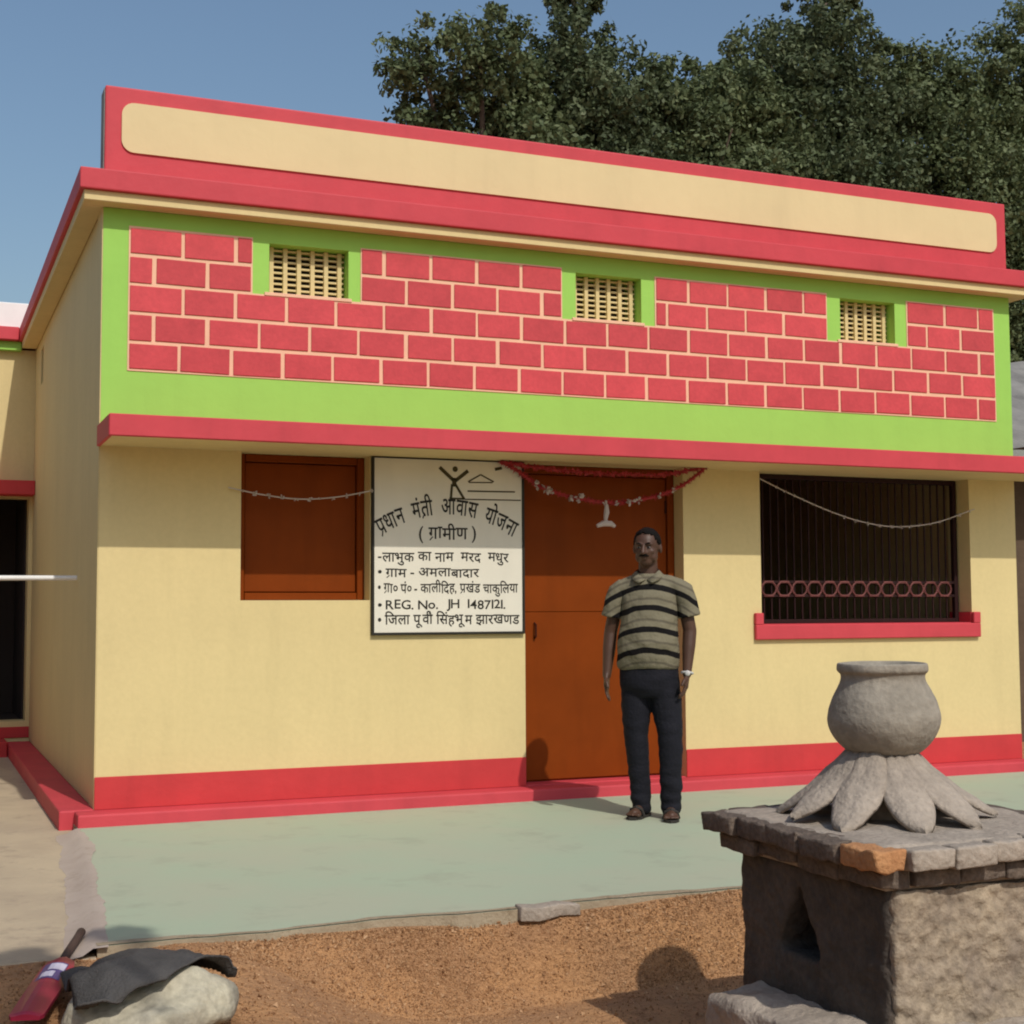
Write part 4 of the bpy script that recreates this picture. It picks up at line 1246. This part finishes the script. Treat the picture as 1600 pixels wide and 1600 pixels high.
arms = {1: [(.19, .012, 1.33), (.232, .02, 1.10), (.218, -.035, .845), (.212, -.052, .775)],
        -1: [(-.19, .015, 1.33), (-.245, .035, 1.09), (-.262, -.02, .835), (-.262, -.035, .765)]}
for s, (sh, el, wr, kn) in arms.items():
    add_capsule(bm, sh, el, .046, .041); add_capsule(bm, el, Vector(el).lerp(Vector(wr), .35), .041, .040); add_capsule(bm, Vector(el).lerp(Vector(wr), .35), wr, .040, .026)
    hand(bm, wr, kn, s, .55 if s > 0 else .30)
feet = {-1: (-.068, .02, radians(-14)), 1: (.112, -.045, radians(10))}
for s, (fx, fy, fr) in feet.items():
    FM = Matrix.Translation((fx, fy, 0)) @ Matrix.Rotation(fr, 4, 'Z')
    add_capsule(bm, FM @ Vector((0, .03, .14)), FM @ Vector((0, .03, .06)), .040, .038)
    add_capsule(bm, FM @ Vector((0, .045, .045)), FM @ Vector((0, -.05, .045)), .034, .030)
    add_capsule(bm, FM @ Vector((0, -.05, .045)), FM @ Vector((.0, -.115, .036)), .030, .022)
    add_capsule(bm, FM @ Vector((.018, -.10, .034)), FM @ Vector((-.018, -.10, .034)), .020, .020)
    for i, t in enumerate((-.034, -.018, -.002, .014, .032)):
        sgn = -s
        big_ = (i == 0)
        add_capsule(bm, FM @ Vector((t * sgn * -1, -.115, .032)), FM @ Vector((t * sgn * -1.05, -.150 + abs(t) * .25, .028)), .013 if big_ else .0095, .012 if big_ else .0085, 8)
body = bm_obj('body', bm, M['skin'], P)
remesh(body, 0.0052, 3, 0.5)

# face details
for s in (-1, 1):
    bm = bmesh.new(); add_sphere(bm, hp(.030 * s, -.0785, .006), .0105, (1.05, .7, .5), 12, 8, hr); e_ = bm_obj('eye', bm, M['eye'], P, True)
    bm = bmesh.new(); add_sphere(bm, hp(.029 * s, -.0862, .006), .0052, (1, .5, 1), 10, 8, hr); bm_obj('iris', bm, M['hair'], e_, True)
    bm = bmesh.new(); add_tube(bm, [hp(.012 * s, -.0925, .026), hp(.030 * s, -.0925, .033), hp(.050 * s, -.080, .027)], [.003, .0042, .0025], 6); bm_obj('eyebrow', bm, M['hair'], P)
bm = bmesh.new()
add_tube(bm, [hp(-.030, -.087, -.046), hp(-.012, -.097, -.0385), hp(0, -.100, -.0395), hp(.012, -.097, -.0385), hp(.030, -.087, -.046)], [.0035, .0068, .0062, .0068, .0035], 8)
bm_obj('moustache', bm, M['hair'], P, True)
# hair: cap over the skull with a hairline
bm = bmesh.new(); add_sphere(bm, (0, .012, .030), 1, (.0825, .1005, .094), 40, 28)
dead = []
for v in bm.verts:
    x, y, z = v.co
    line = 0.072 - 0.9 * (y + .05) if y < .02 else 0.01 - 0.85 * (y - .02)
    if abs(x) > .058 and y < .03: line = max(line - .03, -.002)
    if z < line + .006 * noise.noise(v.co * 60): dead.append(v)
bmesh.ops.delete(bm, geom=dead, context='VERTS')
for v in bm.verts: v.co += v.co.normalized() * (noise.noise(v.co * 45) * .004)
bmesh.ops.transform(bm, matrix=HM, verts=bm.verts)
hair = bm_obj('hair', bm, M['hair'], P, True)
so = hair.modifiers.new('t', 'SOLIDIFY'); so.thickness = 0.010; so.offset = -1; apply_mods(hair)

# polo shirt
bm = bmesh.new()
add_loft(bm, [(-.014, .005, .872, .176, .128), (-.014, .003, .885, .186, .140), (-.014, -.004, .95, .186, .150), (-.012, -.010, 1.03, .184, .155), (-.010, -.004, 1.13, .174, .142), (-.004, .004, 1.22, .170, .132),
              (0, .010, 1.30, .172, .122), (0, .014, 1.355, .160, .104), (0, .016, 1.395, .145, .085), (-.004, .016, 1.425, .098, .074), (-.006, .014, 1.442, .078, .068)], 28)
for s in (-1, 1): add_capsule(bm, (.10 * s, .014, 1.375), (.165 * s, .014, 1.352), .058, .060, 16)
shirt = bm_obj('polo_shirt', bm, M['shirt'], P)
remesh(shirt, 0.007, 5, 0.5)
nors = [v.normal.copy() for v in shirt.data.vertices]
for v, nn in zip(shirt.data.vertices, nors):
    c = v.co
    f_ = noise.noise(Vector((c.x * 9, c.y * 9, c.z * 16))) * .007 + noise.noise(Vector((c.x * 4, c.y * 4, c.z * 26 + c.x * 20))) * .005 * (1.4 - c.z)
    v.co += nn * f_
for s in (-1, 1):
    bm = bmesh.new()
    pts_ = [Vector((.150 * s, .014, 1.372)), Vector((.192 * s, .016, 1.335)), Vector((.215 * s, .018, 1.265)), Vector((.230 * s, .020, 1.188))]
    add_tube(bm, pts_, [.052, .064, .064, .066], 20)
    add_tube(bm, [pts_[2].lerp(pts_[3], .86), pts_[3] + Vector((0.001 * s, 0, -.006))], [.0685, .0685], 20)
    sl = bm_obj('sleeve', bm, M['shirt'], shirt); remesh(sl, 0.006, 3, 0.5)
    rough_up(sl, 0.006, 14, 3.0 + s)
# collar and placket
bm = bmesh.new()
cz = 1.452
for s in (-1, 1):
    ps = [(hx + .004 * s, -.072, 1.405), (hx + .045 * s, -.055, 1.432), (hx + .068 * s, -.005, 1.462), (hx + .052 * s, .055, 1.475), (hx, .078, 1.478)]
    lo = [(hx + .040 * s, -.104, 1.385), (hx + .082 * s, -.075, 1.405), (hx + .100 * s, .0, 1.428), (hx + .072 * s, .078, 1.435), (hx, .102, 1.436)]
    a = [bm.verts.new(p_) for p_ in ps]; b_ = [bm.verts.new(p_) for p_ in lo]
    for i in range(4): bm.faces.new((a[i], b_[i], b_[i + 1], a[i + 1]))
col_ = bm_obj('collar', bm, M['shirt'], shirt, True)
so = col_.modifiers.new('t', 'SOLIDIFY'); so.thickness = 0.007; apply_mods(col_)

# trousers
bm = bmesh.new()
add_loft(bm, [(-.012, .004, .71, .13, .10), (-.012, .004, .76, .172, .128), (-.012, .004, .82, .180, .134), (-.012, .004, .91, .172, .126)], 24)
legs = {-1: [(-.088, .006, .80, .094), (-.092, .004, .62, .088), (-.094, .0, .48, .073), (-.082, .012, .30, .066), (-.072, .03, .10, .060), (-.070, .03, .055, .060)],
        1: [(.078, .002, .80, .094), (.096, -.004, .62, .090), (.112, -.022, .48, .075), (.114, -.022, .30, .068), (.112, -.018, .10, .062), (.112, -.016, .055, .062)]}
for s, ch in legs.items():
    for a, b_ in zip(ch, ch[1:]): add_capsule(bm, a[:3], b_[:3], a[3], b_[3], 16)
tr = bm_obj('trousers', bm, M['trouser'], P)
# cut flat hems
remesh(tr, 0.008, 4, 0.5)
nors = [v.normal.copy() for v in tr.data.vertices]
for v, nn in zip(tr.data.vertices, nors):
    c = v.co
    if c.z < .022: c.z = .022
    k_ = max(0, min(1, (.34 - c.z) / .3))
    v.co += nn * (noise.noise(Vector((c.x * 8, c.y * 8, c.z * 22))) * (.005 + .009 * k_))
# sandals
for s, (fx, fy, fr) in feet.items():
    FM = Matrix.Translation((fx, fy, 0)) @ Matrix.Rotation(fr, 4, 'Z')
    bm = bmesh.new()
    outl = [(-.030, .085), (-.040, .04), (-.036, -.03), (-.046, -.10), (-.036, -.150), (-.008, -.172), (.024, -.160), (.044, -.11), (.036, -.03), (.040, .04), (.028, .085)]
    lo = [bm.verts.new(FM @ Vector((x, y, .001))) for x, y in outl]; hi = [bm.verts.new(FM @ Vector((x, y, .017))) for x, y in outl]
    bm.faces.new(lo); bm.faces.new(hi[::-1])
    for i in range(len(outl)): bm.faces.new((lo[i], lo[(i + 1) % len(outl)], hi[(i + 1) % len(outl)], hi[i]))
    add_tube(bm, [FM @ Vector(q) for q in ((-.044, -.07, .014), (-.034, -.078, .052), (0, -.085, .068), (.034, -.078, .052), (.044, -.07, .014))], .010, 8)
    bm_obj('sandal', bm, M['sandal'], P)
# wrist watch
wv = Vector((.2185, -.033, .852)); wd_ = Vector((.218, -.035, .845)) - Vector((.232, .02, 1.10)); wd_.normalize()
bm = bmesh.new(); sx_ = wd_.cross(Vector((0, 1, 0))).normalized(); sy_ = wd_.cross(sx_)
add_tube(bm, [wv + (sx_ * cos(t_) + sy_ * sin(t_)) * .0315 for t_ in [2 * pi * k / 16 for k in range(17)]], .0075, 8, cap=False)
wt = bm_obj('wristwatch', bm, M['steel'], P, True)
bm = bmesh.new(); add_sphere(bm, wv + Vector((.006, -.036, 0)), .017, (1, .5, 1), 14, 10); bm_obj('dial', bm, M['steel'], wt, True)

# ------------------------------------------------------------------ shade tree overhead, behind the photographer
TB = (1.4, -11.2, GZ)
def src(x, y, z, h):
    t_ = (h - z) / 1.05
    return (x + .12 * t_ - TB[0], y - t_ - TB[1], h - TB[2])
shade = make_tree('shade_tree', TB,
    [(src(-0.72, -3.72, -.1, 4.9), .26), (src(-1.05, -3.6, -.1, 4.9), .36), (src(-.62, -3.30, 0, 4.9), .15), (src(-.25, -3.08, 0, 4.8), .10),
     ((0.3, -1.0, 5.6), .9), ((-.6, -.6, 6.0), .9)],
    'small shade tree standing behind the viewpoint with boughs overhead', M['leafA'], leaf=0.11, per=2600, seed=33, trunk_r=0.14, tmin=26, limb=0.35)

bpy.data.scenes.remove(WORK)
